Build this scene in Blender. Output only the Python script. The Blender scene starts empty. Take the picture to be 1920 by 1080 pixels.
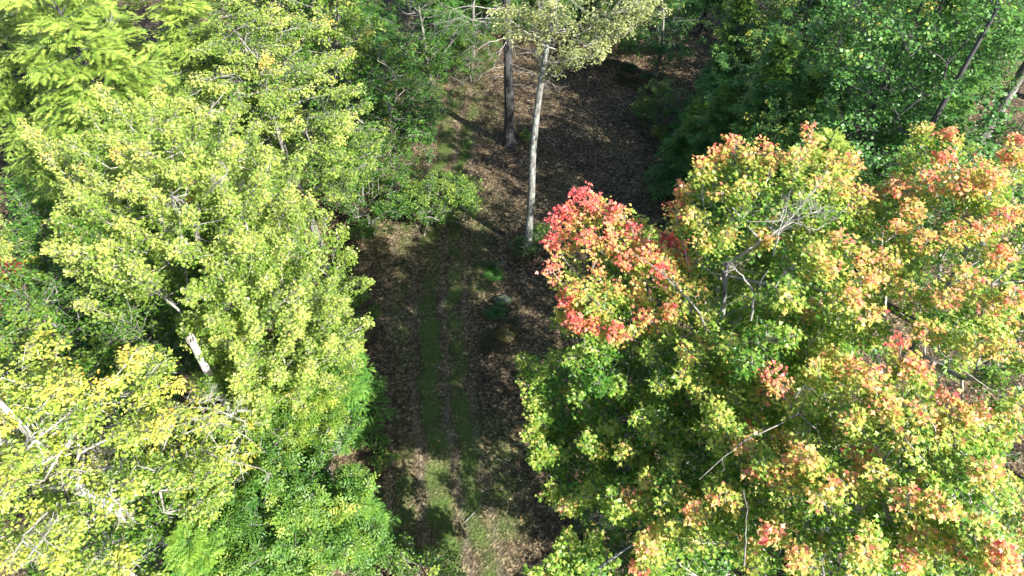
import bpy, math
import numpy as np
from mathutils import Vector, Matrix

R = math.radians
rng = np.random.default_rng(20240917)
scene = bpy.context.scene
COL = scene.collection

# ------------------------------------------------------------------ camera, sky, sun, exposure
CAM_H, PITCH, FPX = 24.0, 48.0, 1297.0          # focal length in pixels of a 1920 wide frame
cam = bpy.data.objects.new('camera', bpy.data.cameras.new('camera'))
COL.objects.link(cam)
cam.location = (0, 0, CAM_H)
cam.rotation_euler = (R(90 - PITCH), 0, 0)
cam.data.sensor_width = 36.0
cam.data.lens = 36.0 * FPX / 1920.0
cam.data.clip_start = 0.1
cam.data.clip_end = 2000
scene.camera = cam

SUN = np.array([0.600, -0.522, 0.609]); SUN /= np.linalg.norm(SUN)
world = bpy.data.worlds.new('World'); scene.world = world
world.use_nodes = True
nt = world.node_tree; nt.nodes.clear()
sky = nt.nodes.new('ShaderNodeTexSky'); sky.sky_type = 'NISHITA'; sky.sun_disc = False
sky.sun_elevation = math.asin(SUN[2]); sky.sun_rotation = math.atan2(SUN[0], SUN[1])
bg = nt.nodes.new('ShaderNodeBackground'); bg.inputs['Strength'].default_value = 0.085
wo = nt.nodes.new('ShaderNodeOutputWorld')
nt.links.new(sky.outputs[0], bg.inputs[0]); nt.links.new(bg.outputs[0], wo.inputs[0])
sl = bpy.data.lights.new('sun', 'SUN'); sl.energy = 5.0; sl.angle = R(0.5); sl.color = (1.0, 0.95, 0.86)
so = bpy.data.objects.new('sun', sl); COL.objects.link(so)
so.rotation_euler = Vector(SUN).to_track_quat('Z', 'Y').to_euler()
so.location = Vector(SUN) * 60

vs = scene.view_settings
vs.view_transform = 'Standard'; vs.look = 'None'; vs.gamma = 1.0; vs.use_curve_mapping = False
vs.exposure = 1.9
cy = scene.cycles
cy.max_bounces = 3; cy.diffuse_bounces = 3; cy.glossy_bounces = 1; cy.transmission_bounces = 3
cy.use_denoising = True; cy.use_light_tree = False; cy.use_adaptive_sampling = True; cy.adaptive_threshold = 0.02

# ------------------------------------------------------------------ small helpers
FW = np.array([0, math.cos(R(PITCH)), -math.sin(R(PITCH))])
UP = np.array([0, math.sin(R(PITCH)), math.cos(R(PITCH))])
def at(px, py, z=0.0):
    """the place on the ray through a point of the photograph that lies at height z"""
    d = FW + UP * ((540 - py) / FPX) + np.array([(px - 960) / FPX, 0, 0])
    return np.array([0, 0, CAM_H]) + d * ((z - CAM_H) / d[2])

def nrm(a):
    return a / np.maximum(np.linalg.norm(a, axis=-1, keepdims=True), 1e-9)

def ground_z(x, y):
    return 0.10 * np.sin(x * 0.31 + 1.0) * np.cos(y * 0.23) + 0.05 * np.sin(x * 0.9 + y * 0.7)

def link(o, parent=None):
    COL.objects.link(o)
    if parent is not None: o.parent = parent
    return o

def thing(name, label, cat, loc, group=None):
    o = bpy.data.objects.new(name, None); link(o)
    o.empty_display_size = 0.2
    o.location = [float(v) for v in loc]
    o['label'] = label; o['category'] = cat
    if group: o['group'] = group
    return o

def mesh(name, V, F, mat, colors=None, smooth=False):
    """V (n,3); F list of arrays of faces with the same corner count"""
    V = np.ascontiguousarray(V, dtype=np.float32)
    if not isinstance(F, list): F = [F]
    F = [np.asarray(f, dtype=np.int32) for f in F if len(f)]
    me = bpy.data.meshes.new(name)
    loops = np.concatenate([f.ravel() for f in F])
    sizes = np.concatenate([np.full(len(f), f.shape[1], dtype=np.int32) for f in F])
    starts = np.concatenate([[0], np.cumsum(sizes)[:-1]]).astype(np.int32)
    me.vertices.add(len(V)); me.vertices.foreach_set('co', V.ravel())
    me.loops.add(len(loops)); me.loops.foreach_set('vertex_index', loops)
    me.polygons.add(len(sizes)); me.polygons.foreach_set('loop_start', starts)
    if smooth: me.polygons.foreach_set('use_smooth', np.ones(len(sizes), dtype=bool))
    if colors is not None:
        a = me.attributes.new('leaf_color', 'FLOAT_COLOR', 'POINT')
        c = np.ones((len(V), 4), dtype=np.float32); c[:, :3] = colors
        a.data.foreach_set('color', c.ravel())
    me.update(calc_edges=True)
    me.validate()
    if mat: me.materials.append(mat)
    return me

TRI = [0]
def part(name, me, parent, kind=None, label=None):
    o = bpy.data.objects.new(name, me); link(o, parent)
    if kind: o['kind'] = kind
    if label: o['label'] = label
    return o

# ------------------------------------------------------------------ materials
def new_mat(name):
    m = bpy.data.materials.new(name); m.use_nodes = True
    t = m.node_tree; t.nodes.clear()
    return m, t, t.nodes.new('ShaderNodeOutputMaterial')

def leaf_mat(name, from_object=False, gloss=0.45, rough=0.40, trans=0.52):
    m, t, out = new_mat(name)
    if from_object:
        src = t.nodes.new('ShaderNodeObjectInfo').outputs['Color']
    else:
        a = t.nodes.new('ShaderNodeAttribute'); a.attribute_name = 'leaf_color'; src = a.outputs['Color']
    p = t.nodes.new('ShaderNodeBsdfPrincipled')
    p.inputs['Roughness'].default_value = rough
    p.inputs['Specular IOR Level'].default_value = gloss
    t.links.new(src, p.inputs['Base Color'])
    tr = t.nodes.new('ShaderNodeBsdfTranslucent')
    g = t.nodes.new('ShaderNodeMix'); g.data_type = 'RGBA'; g.blend_type = 'MULTIPLY'; g.inputs[0].default_value = 1.0
    t.links.new(src, g.inputs[6]); g.inputs[7].default_value = (1.25, 1.25, 0.7, 1)
    t.links.new(g.outputs[2], tr.inputs['Color'])
    mx = t.nodes.new('ShaderNodeMixShader'); mx.inputs[0].default_value = trans
    t.links.new(p.outputs[0], mx.inputs[1]); t.links.new(tr.outputs[0], mx.inputs[2])
    t.links.new(mx.outputs[0], out.inputs[0])
    return m

def bark_mat(name, c1, c2, scale=6.0, zstretch=0.25, bands=None, bump=0.5):
    m, t, out = new_mat(name)
    p = t.nodes.new('ShaderNodeBsdfPrincipled'); p.inputs['Roughness'].default_value = 0.85
    p.inputs['Specular IOR Level'].default_value = 0.2
    tc = t.nodes.new('ShaderNodeTexCoord'); mp = t.nodes.new('ShaderNodeMapping')
    mp.inputs['Scale'].default_value = (scale, scale, scale * zstretch)
    t.links.new(tc.outputs['Object'], mp.inputs[0])
    n = t.nodes.new('ShaderNodeTexNoise'); n.inputs['Scale'].default_value = 1.0
    n.inputs['Detail'].default_value = 5; n.inputs['Roughness'].default_value = 0.7
    t.links.new(mp.outputs[0], n.inputs['Vector'])
    r = t.nodes.new('ShaderNodeValToRGB')
    r.color_ramp.elements[0].position = 0.36; r.color_ramp.elements[0].color = (*c1, 1)
    r.color_ramp.elements[1].position = 0.62; r.color_ramp.elements[1].color = (*c2, 1)
    t.links.new(n.outputs[0], r.inputs[0]); src = r.outputs[0]
    if bands:
        n2 = t.nodes.new('ShaderNodeTexNoise'); n2.inputs['Scale'].default_value = 1.0; n2.inputs['Detail'].default_value = 4
        mp2 = t.nodes.new('ShaderNodeMapping'); mp2.inputs['Scale'].default_value = bands[1]
        t.links.new(tc.outputs['Object'], mp2.inputs[0]); t.links.new(mp2.outputs[0], n2.inputs['Vector'])
        r2 = t.nodes.new('ShaderNodeValToRGB')
        r2.color_ramp.elements[0].position = bands[2]; r2.color_ramp.elements[0].color = (0, 0, 0, 1)
        r2.color_ramp.elements[1].position = bands[2] + 0.05; r2.color_ramp.elements[1].color = (1, 1, 1, 1)
        t.links.new(n2.outputs[0], r2.inputs[0])
        mx = t.nodes.new('ShaderNodeMix'); mx.data_type = 'RGBA'
        t.links.new(r2.outputs[0], mx.inputs[0]); t.links.new(src, mx.inputs[6])
        mx.inputs[7].default_value = (*bands[0], 1); src = mx.outputs[2]
    t.links.new(src, p.inputs['Base Color'])
    b = t.nodes.new('ShaderNodeBump'); b.inputs['Strength'].default_value = bump; b.inputs['Distance'].default_value = 0.03
    t.links.new(n.outputs[0], b.inputs['Height']); t.links.new(b.outputs[0], p.inputs['Normal'])
    t.links.new(p.outputs[0], out.inputs[0])
    return m

M_LEAF = leaf_mat('leaf')
M_ONE = leaf_mat('single_leaf', True)
M_NEEDLE = leaf_mat('needles', gloss=0.25, rough=0.5, trans=0.25)
M_GLOSSY = leaf_mat('glossy_leaf', gloss=0.42, rough=0.42, trans=0.42)
M_LITTER = leaf_mat('dry_litter', gloss=0.15, rough=0.7, trans=0.15)
M_GREY = bark_mat('grey_bark', (0.07, 0.066, 0.06), (0.25, 0.24, 0.22))
M_PALE = bark_mat('pale_twig_bark', (0.15, 0.14, 0.12), (0.36, 0.34, 0.31))
M_DARK = bark_mat('dark_bark', (0.022, 0.022, 0.023), (0.075, 0.074, 0.075), 9, 0.2)
M_LICHEN = bark_mat('lichen_bark', (0.06, 0.058, 0.055), (0.24, 0.24, 0.22), 11, 0.3,
                    bands=((0.25, 0.28, 0.25), (7, 7, 3.5), 0.55), bump=0.9)
M_BIRCH = bark_mat('birch_bark', (0.34, 0.33, 0.30), (0.58, 0.56, 0.53), 4, 1.0,
                   bands=((0.05, 0.045, 0.04), (3, 3, 14), 0.60), bump=0.2)

# ------------------------------------------------------------------ leaf outlines (x across, y along, z up), unit length
def fan(outline, zc=0.0, zf=None):
    o = np.array(outline, float)
    if o.shape[1] == 2: o = np.c_[o, np.zeros(len(o))]
    c = np.array([[0, 0.45, zc]])
    V = np.r_[o, c]; n = len(o)
    F = np.array([[i, (i + 1) % n, n] for i in range(n)])
    return V, F
MAPLE = fan([(0, 0, 0), (0.25, 0.28, 0), (0.56, 0.52, -.12), (0.24, 0.62, 0), (0, 1.0, -.14),
             (-0.24, 0.62, 0), (-0.56, 0.52, -.12), (-0.25, 0.28, 0)], 0.05)
MAPLE_S = (np.array([(0, 0, 0), (0.52, 0.36, -.08), (0.2, 0.55, .03), (0, 1.0, -.12), (-0.2, 0.55, .03), (-0.52, 0.36, -.08)]), np.array([(0, 1, 2), (0, 2, 3), (0, 3, 4), (0, 4, 5)]))
OVAL = (np.array([(0, 0, 0), (0.27, 0.35, .07), (0.22, 0.68, .05), (0, 1.0, -.10), (-0.22, 0.68, .05), (-0.27, 0.35, .07)]),
        np.array([(0, 1, 2), (0, 2, 3), (0, 3, 4), (0, 4, 5)]))
SLIM = (np.array([(0, 0, 0), (0.17, 0.40, .05), (0, 1.0, -.12), (-0.17, 0.40, .05)]), np.array([(0, 1, 2), (0, 2, 3)]))
ROUND = (np.array([(0, 0, 0), (0.40, 0.30, .04), (0.30, 0.75, .03), (0, 1.0, -.06), (-0.30, 0.75, .03), (-0.40, 0.30, .04)]),
         np.array([(0, 1, 2), (0, 2, 3), (0, 3, 4), (0, 4, 5)]))
def _sprig():
    V, F = [], []
    for y in (0.0, 0.2, 0.4, 0.6, 0.78):
        l = 0.40 * (1 - 0.55 * y)
        for s in (-1, 1):
            i = len(V)
            V += [(0, y - .05, 0), (0, y + .10, 0), (s * l * .80, y + l * .62, -0.05 - .1 * l)]
            F.append((i, i + 1, i + 2) if s < 0 else (i, i + 2, i + 1))
    i = len(V); V += [(-.06, .78, 0), (.06, .78, 0), (0, 1.08, -.07)]; F.append((i, i + 1, i + 2))
    return np.array(V, float), np.array(F)
SPRIG = _sprig()
def _ash():
    V, F = [], []
    for y, s in ((.1, -1), (.1, 1), (.42, -1), (.42, 1), (.72, 0)):
        i = len(V)
        d = np.array([s * .85, .55]) if s else np.array([0, 1.0]); d /= np.linalg.norm(d)
        q = np.array([d[1], -d[0]]) * .105; l = .42
        b = np.array([0, y])
        for p, z in ((b, 0), (b + d * l * .45 + q, .03), (b + d * l, -.07), (b + d * l * .45 - q, .03)):
            V.append((p[0], p[1], z))
        F += [(i, i + 1, i + 2), (i, i + 2, i + 3)]
    return np.array(V, float), np.array(F)
ASH = _ash()

def scatter(tpl, pos, axis, normal, size):
    """place the outline tpl once for every row; returns vertices, faces"""
    a = nrm(axis); n = normal - a * np.sum(normal * a, 1, keepdims=True); n = nrm(n)
    b = np.cross(a, n)
    T, F = tpl
    V = (pos[:, None] + size[:, None, None] * (T[None, :, 0:1] * b[:, None] + T[None, :, 1:2] * a[:, None] + T[None, :, 2:3] * n[:, None]))
    k = len(T)
    FF = (F[None] + (np.arange(len(pos)) * k)[:, None, None]).reshape(-1, 3)
    TRI[0] += len(FF)
    return V.reshape(-1, 3), FF

def ramp(stops, v):
    x = [s[0] for s in stops]
    return np.stack([np.interp(v, x, [s[1][k] for s in stops]) for k in range(3)], -1)

# ------------------------------------------------------------------ tubes
def tube(P, rad, sides):
    P = np.asarray(P, float); n = len(P)
    T = np.gradient(P, axis=0) if n > 2 else np.repeat((P[1] - P[0])[None], n, 0)
    T = nrm(T)
    ref = np.array([0, 0, 1.0]) if abs(T[0, 2]) < 0.8 else np.array([1.0, 0, 0])
    A = nrm(np.cross(T, ref)); B = np.cross(T, A)
    ang = np.arange(sides) * 2 * math.pi / sides
    rad = np.asarray(rad, float)
    V = P[:, None] + rad[:, None, None] * (np.cos(ang)[None, :, None] * A[:, None] + np.sin(ang)[None, :, None] * B[:, None])
    i = np.arange(n - 1)[:, None] * sides; j = np.arange(sides)[None]; k = (j + 1) % sides
    Fq = np.stack([i + j, i + k, i + sides + k, i + sides + j], -1).reshape(-1, 4)
    TRI[0] += 2 * len(Fq)
    return V.reshape(-1, 3), Fq

def sticks(A, B, r0, r1):
    """many straight three-sided twigs"""
    d = nrm(B - A); ref = np.where(np.abs(d[:, 2:3]) < .8, [[0, 0, 1.0]], [[1.0, 0, 0]])
    u = nrm(np.cross(d, ref)); w = np.cross(d, u)
    vs_ = []
    for E, r in ((A, r0), (B, r1)):
        for k in range(3):
            c, s = math.cos(k * 2.0944), math.sin(k * 2.0944)
            vs_.append(E + (u * c + w * s) * np.reshape(r, (-1, 1)))
    V = np.stack(vs_, 1).reshape(-1, 3)
    f = np.array([(0, 1, 4, 3), (1, 2, 5, 4), (2, 0, 3, 5)])
    F = (f[None] + (np.arange(len(A)) * 6)[:, None, None]).reshape(-1, 4)
    TRI[0] += 2 * len(F)
    return V, F

class Bag:
    def __init__(s): s.V = []; s.F = []; s.n = 0
    def add(s, V, F):
        s.V.append(V); s.F.append(F + s.n); s.n += len(V)
    def mesh(s, name, mat, smooth=True):
        return mesh(name, np.concatenate(s.V), np.concatenate(s.F), mat, smooth=smooth)

# ------------------------------------------------------------------ broadleaf trees
RED = [(0, (.05, .16, .018)), (.28, (.19, .33, .045)), (.56, (.43, .47, .105)), (.70, (.62, .43, .14)), (.82, (.71, .31, .19)), (1, (.69, .13, .135))]
GOLD = [(0, (.045, .135, .018)), (.35, (.18, .28, .04)), (.7, (.40, .46, .12)), (.9, (.54, .50, .15)), (1, (.64, .37, .09))]
LIME = [(0, (.035, .11, .015)), (.4, (.11, .22, .03)), (.8, (.30, .38, .06)), (1, (.50, .43, .08))]
GREEN = [(0, (.032, .105, .02)), (.5, (.075, .19, .03)), (.9, (.15, .28, .04)), (1, (.45, .35, .06))]
SILVER = [(0, (.045, .13, .03)), (.5, (.09, .22, .048)), (.9, (.18, .31, .07)), (1, (.45, .39, .07))]
PALEC = [(0, (.16, .20, .07)), (.5, (.34, .38, .15)), (1, (.50, .50, .24))]

def wobble(d, seed):
    r = np.random.default_rng(seed); o = np.zeros(len(d))
    for k in range(5):
        w = r.normal(size=3) * (1.6 + k); o += np.sin(d @ w + r.uniform(0, 6.28)) / (1.3 + k)
    return o / 2.0

def broadleaf(name, label, base, H, center, radii, shoots=90, seed=1, tips=(), stops=LIME, tone=(.3, .25), tpl=OVAL,
              size=(.09, .13), rise=1.0, shoot_len=(1.0, 1.9), plume=.55, twigs=26, per=5, trunk_r=.16, trunk_pts=None,
              bark=None, limb_bark=None, droop=.35, low=-.75, inner=.45, group='trees of the wood', cat='tree', tone_up=.2,
              mat=None, singles=0, crown_from=.3, sides=8, tip_tone=.15, flat=0.0, limb_scale=1.0):
    """base: foot; center, radii: the crown in world space; tips: (point, tone) shoots wanted at given places"""
    r = np.random.default_rng(seed)
    bark = bark or M_GREY; limb_bark = limb_bark or bark; mat = mat or M_LEAF
    base = np.array([base[0], base[1], float(ground_z(base[0], base[1])) - .03])
    center = np.asarray(center, float); radii = np.asarray(radii, float)
    root = thing(name, label, cat, base, group)
    # trunk
    if trunk_pts is None:
        top = np.array([center[0] + r.normal(0, .12) * radii[0], center[1] + r.normal(0, .12) * radii[1], H - .12 * (H - base[2])])
        n = 14; s = np.linspace(0, 1, n)
        bow = r.normal(0, .25, 2)
        tp = base + (top - base) * s[:, None]
        tp[:, 0] = base[0] + (top[0] - base[0]) * s ** 1.6 + np.sin(s * 3.1) * bow[0] + np.sin(s * 9) * .05
        tp[:, 1] = base[1] + (top[1] - base[1]) * s ** 1.6 + np.sin(s * 3.1) * bow[1]
    else:
        tp = np.asarray(trunk_pts, float); tp = tp.copy(); tp[0] = base
        seg = np.r_[0, np.cumsum(np.linalg.norm(np.diff(tp, axis=0), axis=1))]
        q = np.linspace(0, seg[-1], 22); tp = np.stack([np.interp(q, seg, tp[:, k]) for k in range(3)], -1)
        for _ in range(2): tp[1:-1] = .25 * tp[:-2] + .5 * tp[1:-1] + .25 * tp[2:]
    s = np.linspace(0, 1, len(tp))
    tr = trunk_r * (1 - .86 * s ** 1.3) * (1 + .55 * np.exp(-s * 38))
    V, F = tube(tp, tr, sides); b = Bag(); b.add(V - base, F)
    part('trunk', b.mesh('trunk', bark), root)
    # shoots
    d = nrm(r.normal(size=(shoots * 4, 3)))
    d = d[d[:, 2] > low][:shoots]
    f = (inner + (1 - inner) * r.random(len(d)) ** .6) * (1 + .20 * wobble(d, seed + 5))
    tipp = center + d * radii * f[:, None]
    if flat: tipp[:, 2] = np.round((tipp[:, 2] + r.normal(0, .12, len(d))) / flat) * flat
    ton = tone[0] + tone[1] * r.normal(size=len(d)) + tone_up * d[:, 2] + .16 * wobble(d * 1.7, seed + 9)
    if len(tips):
        tipp = np.r_[np.array([t[0] for t in tips]), tipp]; ton = np.r_[np.array([t[1] for t in tips]), ton]
    keep = tipp[:, 2] > .25; tipp = tipp[keep]; ton = ton[keep]
    S = len(tipp)
    axis_pt = np.stack([np.interp(tipp[:, 2] - 1, tp[:, 2], tp[:, 0]), np.interp(tipp[:, 2] - 1, tp[:, 2], tp[:, 1])], -1)
    out = np.c_[tipp[:, :2] - axis_pt, np.zeros(S)]
    outd = np.linalg.norm(out, axis=1); outn = nrm(out)
    sdir = nrm(outn + np.array([0, 0, 1]) * rise + r.normal(0, .28, (S, 3)))
    L = r.uniform(*shoot_len, S)
    start = tipp - sdir * L[:, None]
    start[:, 2] = np.maximum(start[:, 2], .15)
    # skeleton grown shoot by shoot from the nearest lower node
    nodes = [tuple(p) for p in tp]; par = [-1] + list(range(len(tp) - 1)); limb = [-1] * len(tp); cnt = [0.0] * len(tp)
    NP = np.zeros((len(tp) + S * 14, 3)); NP[:len(tp)] = tp; nn = len(tp)
    usable = np.zeros(len(NP), bool); usable[:len(tp)] = tp[:, 2] > crown_from * H
    if not usable.any(): usable[len(tp) // 3:len(tp)] = True
    chains = []; nl = 0
    for k in np.argsort(outd + .15 * np.abs(start[:, 2] - center[2])):
        idx = np.nonzero(usable[:nn])[0]; D = start[k] - NP[idx]; dist = np.linalg.norm(D, axis=1)
        cost = dist * (1 + 1.3 * np.clip((.35 * dist - D[:, 2]) / (dist + .1), 0, 2)) + .25 * (idx < len(tp)) * dist
        p = idx[np.argmin(cost)]; P0 = NP[p]; dd = start[k] - P0; dl = np.linalg.norm(dd)
        n = int(np.clip(dl / .55, 1, 8)); u = np.linspace(0, 1, n + 1)[1:, None]
        C = P0 + dd * .5 + np.array([0, 0, .10 * dl * (1 - rise)]) + r.normal(0, .06 * dl, 3)
        Q = (1 - u) ** 2 * P0 + 2 * u * (1 - u) * C + u ** 2 * start[k]
        Q = np.r_[Q, start[k] + sdir[k] * L[k] * np.array([[.4], [.75], [1.0]]) + r.normal(0, .04, (3, 3))]
        lid = limb[p]
        if lid < 0: lid = nl; nl += 1
        ch = [p]
        for q in Q:
            NP[nn] = q; usable[nn] = True; par.append(ch[-1]); limb.append(lid); cnt.append(0.0); ch.append(nn); nn += 1
        usable[nn - 2:nn] = False
        chains.append((ch, lid))
        j = ch[-1]
        while j >= 0: cnt[j] += 1; j = par[j]
    cnt = np.array(cnt)
    rad = .0085 * limb_scale * np.maximum(cnt, .6) ** .5 * (1 + .35 * (H > 8))
    bags = {}
    for ch, lid in chains:
        rr = rad[ch].copy(); rr[0] = min(rr[1] * 1.15, rad[ch[0]] if ch[0] >= len(tp) else trunk_r); rr[-1] *= .35
        V, F = tube(NP[ch], rr, 6 if rr[0] > .03 else 4); bags.setdefault(lid, Bag()).add(V - base, F)
    # twiglets and leaves
    T = twigs
    t = r.random((S, T)) ** .75; t[:, 0] = 1.0
    e = nrm(np.cross(sdir, r.normal(size=(S, 3)))); g = np.cross(sdir, e)
    ph = r.uniform(0, 6.283, (S, T))
    side = nrm(np.cos(ph)[..., None] * e[:, None] + np.sin(ph)[..., None] * g[:, None] + sdir[:, None] * .55 + np.array([0, 0, .15]))
    if flat: side[..., 2] *= .25; side = nrm(side)
    tl = plume * (1 - .72 * t) * r.uniform(.35, 1.05, (S, T)) + .04
    bp = start[:, None] + sdir[:, None] * (L[:, None] * t)[..., None]
    ep = bp + side * tl[..., None]
    for lid in bags:
        m = np.array([limb[c[0][-1]] == lid for c in chains])
    order = np.argsort(outd + .15 * np.abs(start[:, 2] - center[2]))
    for lid in bags:
        ks = [k for k, c in zip(order, chains) if c[1] == lid]
        A = bp[ks][:, ::2].reshape(-1, 3); B = ep[ks][:, ::2].reshape(-1, 3)
        V, F = sticks(A, B, .007, .003); bags[lid].add(V - base, F)
        part('limb', bags[lid].mesh('limb', limb_bark), root)
    Lf = per
    EP = np.repeat(ep.reshape(-1, 3), Lf, 0); SD = np.repeat(side.reshape(-1, 3), Lf, 0); tt = np.repeat(t.ravel(), Lf)
    N = len(EP)
    ph = r.uniform(0, 6.283, N)
    ax = np.stack([np.cos(ph), np.sin(ph), np.zeros(N)], -1) + SD * .55; ax[:, 2] -= droop * r.uniform(.2, 1.6, N)
    ax = nrm(ax)
    nm = np.array([0, 0, 1.0]) + r.normal(0, .42, (N, 3)) + np.array([SUN[0], SUN[1], 0]) * .6
    sz = r.uniform(size[0] * .62, size[1] * 1.05, N)
    pos = EP - SD * (np.repeat(tl.ravel(), Lf) * .65 * r.random(N) ** 1.5)[:, None] + ax * (.02 + .06 * r.random(N))[:, None] + r.normal(0, .03, (N, 3))
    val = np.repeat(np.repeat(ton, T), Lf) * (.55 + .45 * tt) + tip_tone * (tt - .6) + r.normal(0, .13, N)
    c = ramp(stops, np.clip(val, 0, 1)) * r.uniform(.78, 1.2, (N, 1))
    ok = pos[:, 2] > .06
    pos, ax, nm, sz, c = pos[ok], ax[ok], nm[ok], sz[ok], c[ok]
    if singles:
        rel = pos - np.array([0, 0, CAM_H]); dep = rel @ FW
        sx = rel[:, 0] / dep * FPX; sy = (rel @ UP) / dep * FPX
        face = np.abs(np.sum(nrm(nm) * nrm(rel), 1))
        score = sz * face / dep * ((np.abs(sx) < 950) & (np.abs(sy) < 530))
        top = np.argsort(-score)[:singles]
        rest = np.ones(len(pos), bool); rest[top] = False
        me = bpy.data.meshes.get(name + '_leaf_outline') or mesh(name + '_leaf_outline', *(MAPLE if tpl is MAPLE_S else tpl), M_ONE)
        a = nrm(ax[top]); n_ = nrm(nm[top] - a * np.sum(nm[top] * a, 1, keepdims=True)); b_ = np.cross(a, n_)
        for i, q in enumerate(top):
            o = bpy.data.objects.new('leaf', me); link(o, root)
            o.matrix_local = Matrix(((*(b_[i] * sz[q]).tolist(), 0), (*(a[i] * sz[q]).tolist(), 0), (*(n_[i] * sz[q]).tolist(), 0),
                                     (*(pos[q] - base).tolist(), 1))).transposed()
            o.color = (*np.clip(c[q], 0, 1).tolist(), 1)
        pos, ax, nm, sz, c = pos[rest], ax[rest], nm[rest], sz[rest], c[rest]
    V, F = scatter(tpl, pos - base, ax, nm, sz)
    part('crown', mesh('crown', V, F, mat, np.repeat(c, len(tpl[0]), 0)), root, 'stuff')
    return root

# ------------------------------------------------------------------ hemlocks
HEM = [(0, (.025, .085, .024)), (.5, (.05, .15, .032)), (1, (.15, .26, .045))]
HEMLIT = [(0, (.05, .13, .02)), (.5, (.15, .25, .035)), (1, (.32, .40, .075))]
def hemlock(name, label, base, H, Rmax, seed=1, branches=70, bottom=.08, stops=HEM, spr=.22, trunk_r=.11, group='hemlocks of the wood', top_tone=.5, cat='tree', lean=(0, 0), open_=1.0):
    r = np.random.default_rng(seed)
    base = np.array([base[0], base[1], float(ground_z(base[0], base[1])) - .03])
    root = thing(name, label, cat, base, group)
    n = 10; s = np.linspace(0, 1, n)
    tp = np.stack([lean[0] * s ** 1.5 + .05 * np.sin(s * 7 + seed), lean[1] * s ** 1.5 + .05 * np.cos(s * 6), s * H], -1)
    V, F = tube(tp, trunk_r * (1.02 - s) + .008, 7); b = Bag(); b.add(V, F)
    part('trunk', b.mesh('trunk', M_DARK), root)
    h = bottom + (1 - bottom) * np.sort(r.random(branches)) ** .9 * .985
    az = np.arange(branches) * 2.39996 + r.normal(0, .35, branches)
    L = Rmax * (1 - h) ** .75 * r.uniform(.65, 1.1, branches) + .12
    o = np.stack([np.cos(az), np.sin(az), np.zeros(branches)], -1)
    sd = np.stack([-np.sin(az), np.cos(az), np.zeros(branches)], -1)
    bz = np.stack([np.interp(h, s, tp[:, k]) for k in range(3)], -1)
    up = .12 + .55 * h; dn = .42 - .1 * h
    def curve(u):      # (branches, m) -> points
        return bz[:, None] + o[:, None] * (L[:, None] * u)[..., None] + np.array([0, 0, 1.0]) * (L[:, None] * (up[:, None] * u - dn[:, None] * u * u))[..., None]
    U = np.linspace(0, 1, 5)[None].repeat(branches, 0); BP = curve(U)
    bg_ = Bag()
    for k in range(branches):
        V, F = tube(BP[k], np.linspace(.008 + .009 * L[k], .003, 5), 4); bg_.add(V, F)
    part('branches', bg_.mesh('branches', M_DARK), root, 'stuff')
    m = 15
    P, A, Nn, Z, T = [], [], [], [], []
    for sgn in (-1, 0, 1):
        u = (np.arange(m)[None] + r.random((branches, m))) / m
        u = .12 + .88 * u
        q = curve(u)
        fw = nrm(o[:, None] + np.array([0, 0, 1.0]) * (up[:, None] - 2 * dn[:, None] * u)[..., None])
        sl = (L[:, None] * (1 - u) * .62 + .12) * r.uniform(.6, 1.1, u.shape)
        if sgn == 0:
            P.append(q.reshape(-1, 3)); A.append((fw + r.normal(0, .15, fw.shape)).reshape(-1, 3)); T.append(u.ravel())
            continue
        d = nrm(fw * .72 + sd[:, None] * sgn * .8 + r.normal(0, .12, fw.shape))
        K = max(2, int(np.ceil(Rmax * .62 / (spr * .62))))
        for k in range(K):
            w = (k + .2) * spr * .62
            ok = w < sl
            pp = q + d * w; pp[..., 2] -= .16 * w * w / (sl + .1) + r.normal(0, .025, ok.shape)
            dd = d + fw * .25 * r.normal(0, 1, ok.shape)[..., None] + r.normal(0, .12, d.shape)
            P.append(pp[ok]); A.append(dd[ok]); T.append((u + .3 * w / (sl + .01) * (1 - u))[ok])
    P = np.concatenate(P); A = np.concatenate(A); T = np.concatenate(T)
    N = len(P)
    pick = r.random(N) < open_; P, A, T = P[pick], A[pick], T[pick]; N = len(P)
    A = nrm(A); A[:, 2] -= r.uniform(0, .35, N)
    Nn = np.array([0, 0, 1.0]) + r.normal(0, .38, (N, 3))
    sz = spr * r.uniform(.75, 1.25, N)
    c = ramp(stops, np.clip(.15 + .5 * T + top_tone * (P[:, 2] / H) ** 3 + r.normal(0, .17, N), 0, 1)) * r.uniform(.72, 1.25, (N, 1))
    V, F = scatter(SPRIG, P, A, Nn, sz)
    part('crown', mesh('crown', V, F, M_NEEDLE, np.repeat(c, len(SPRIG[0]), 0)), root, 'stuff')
    return root

def dup(root, label, base, rotz=0.0, scale=1.0):
    c = root.copy(); link(c); c.location = (base[0], base[1], float(ground_z(base[0], base[1])) - .03)
    c.rotation_euler = (0, 0, rotz); c.scale = (scale, scale, scale); c['label'] = label
    for ch in root.children:
        k = ch.copy(); link(k, c)
        for g in ch.children:
            link(g.copy(), k)
    return c

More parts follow.
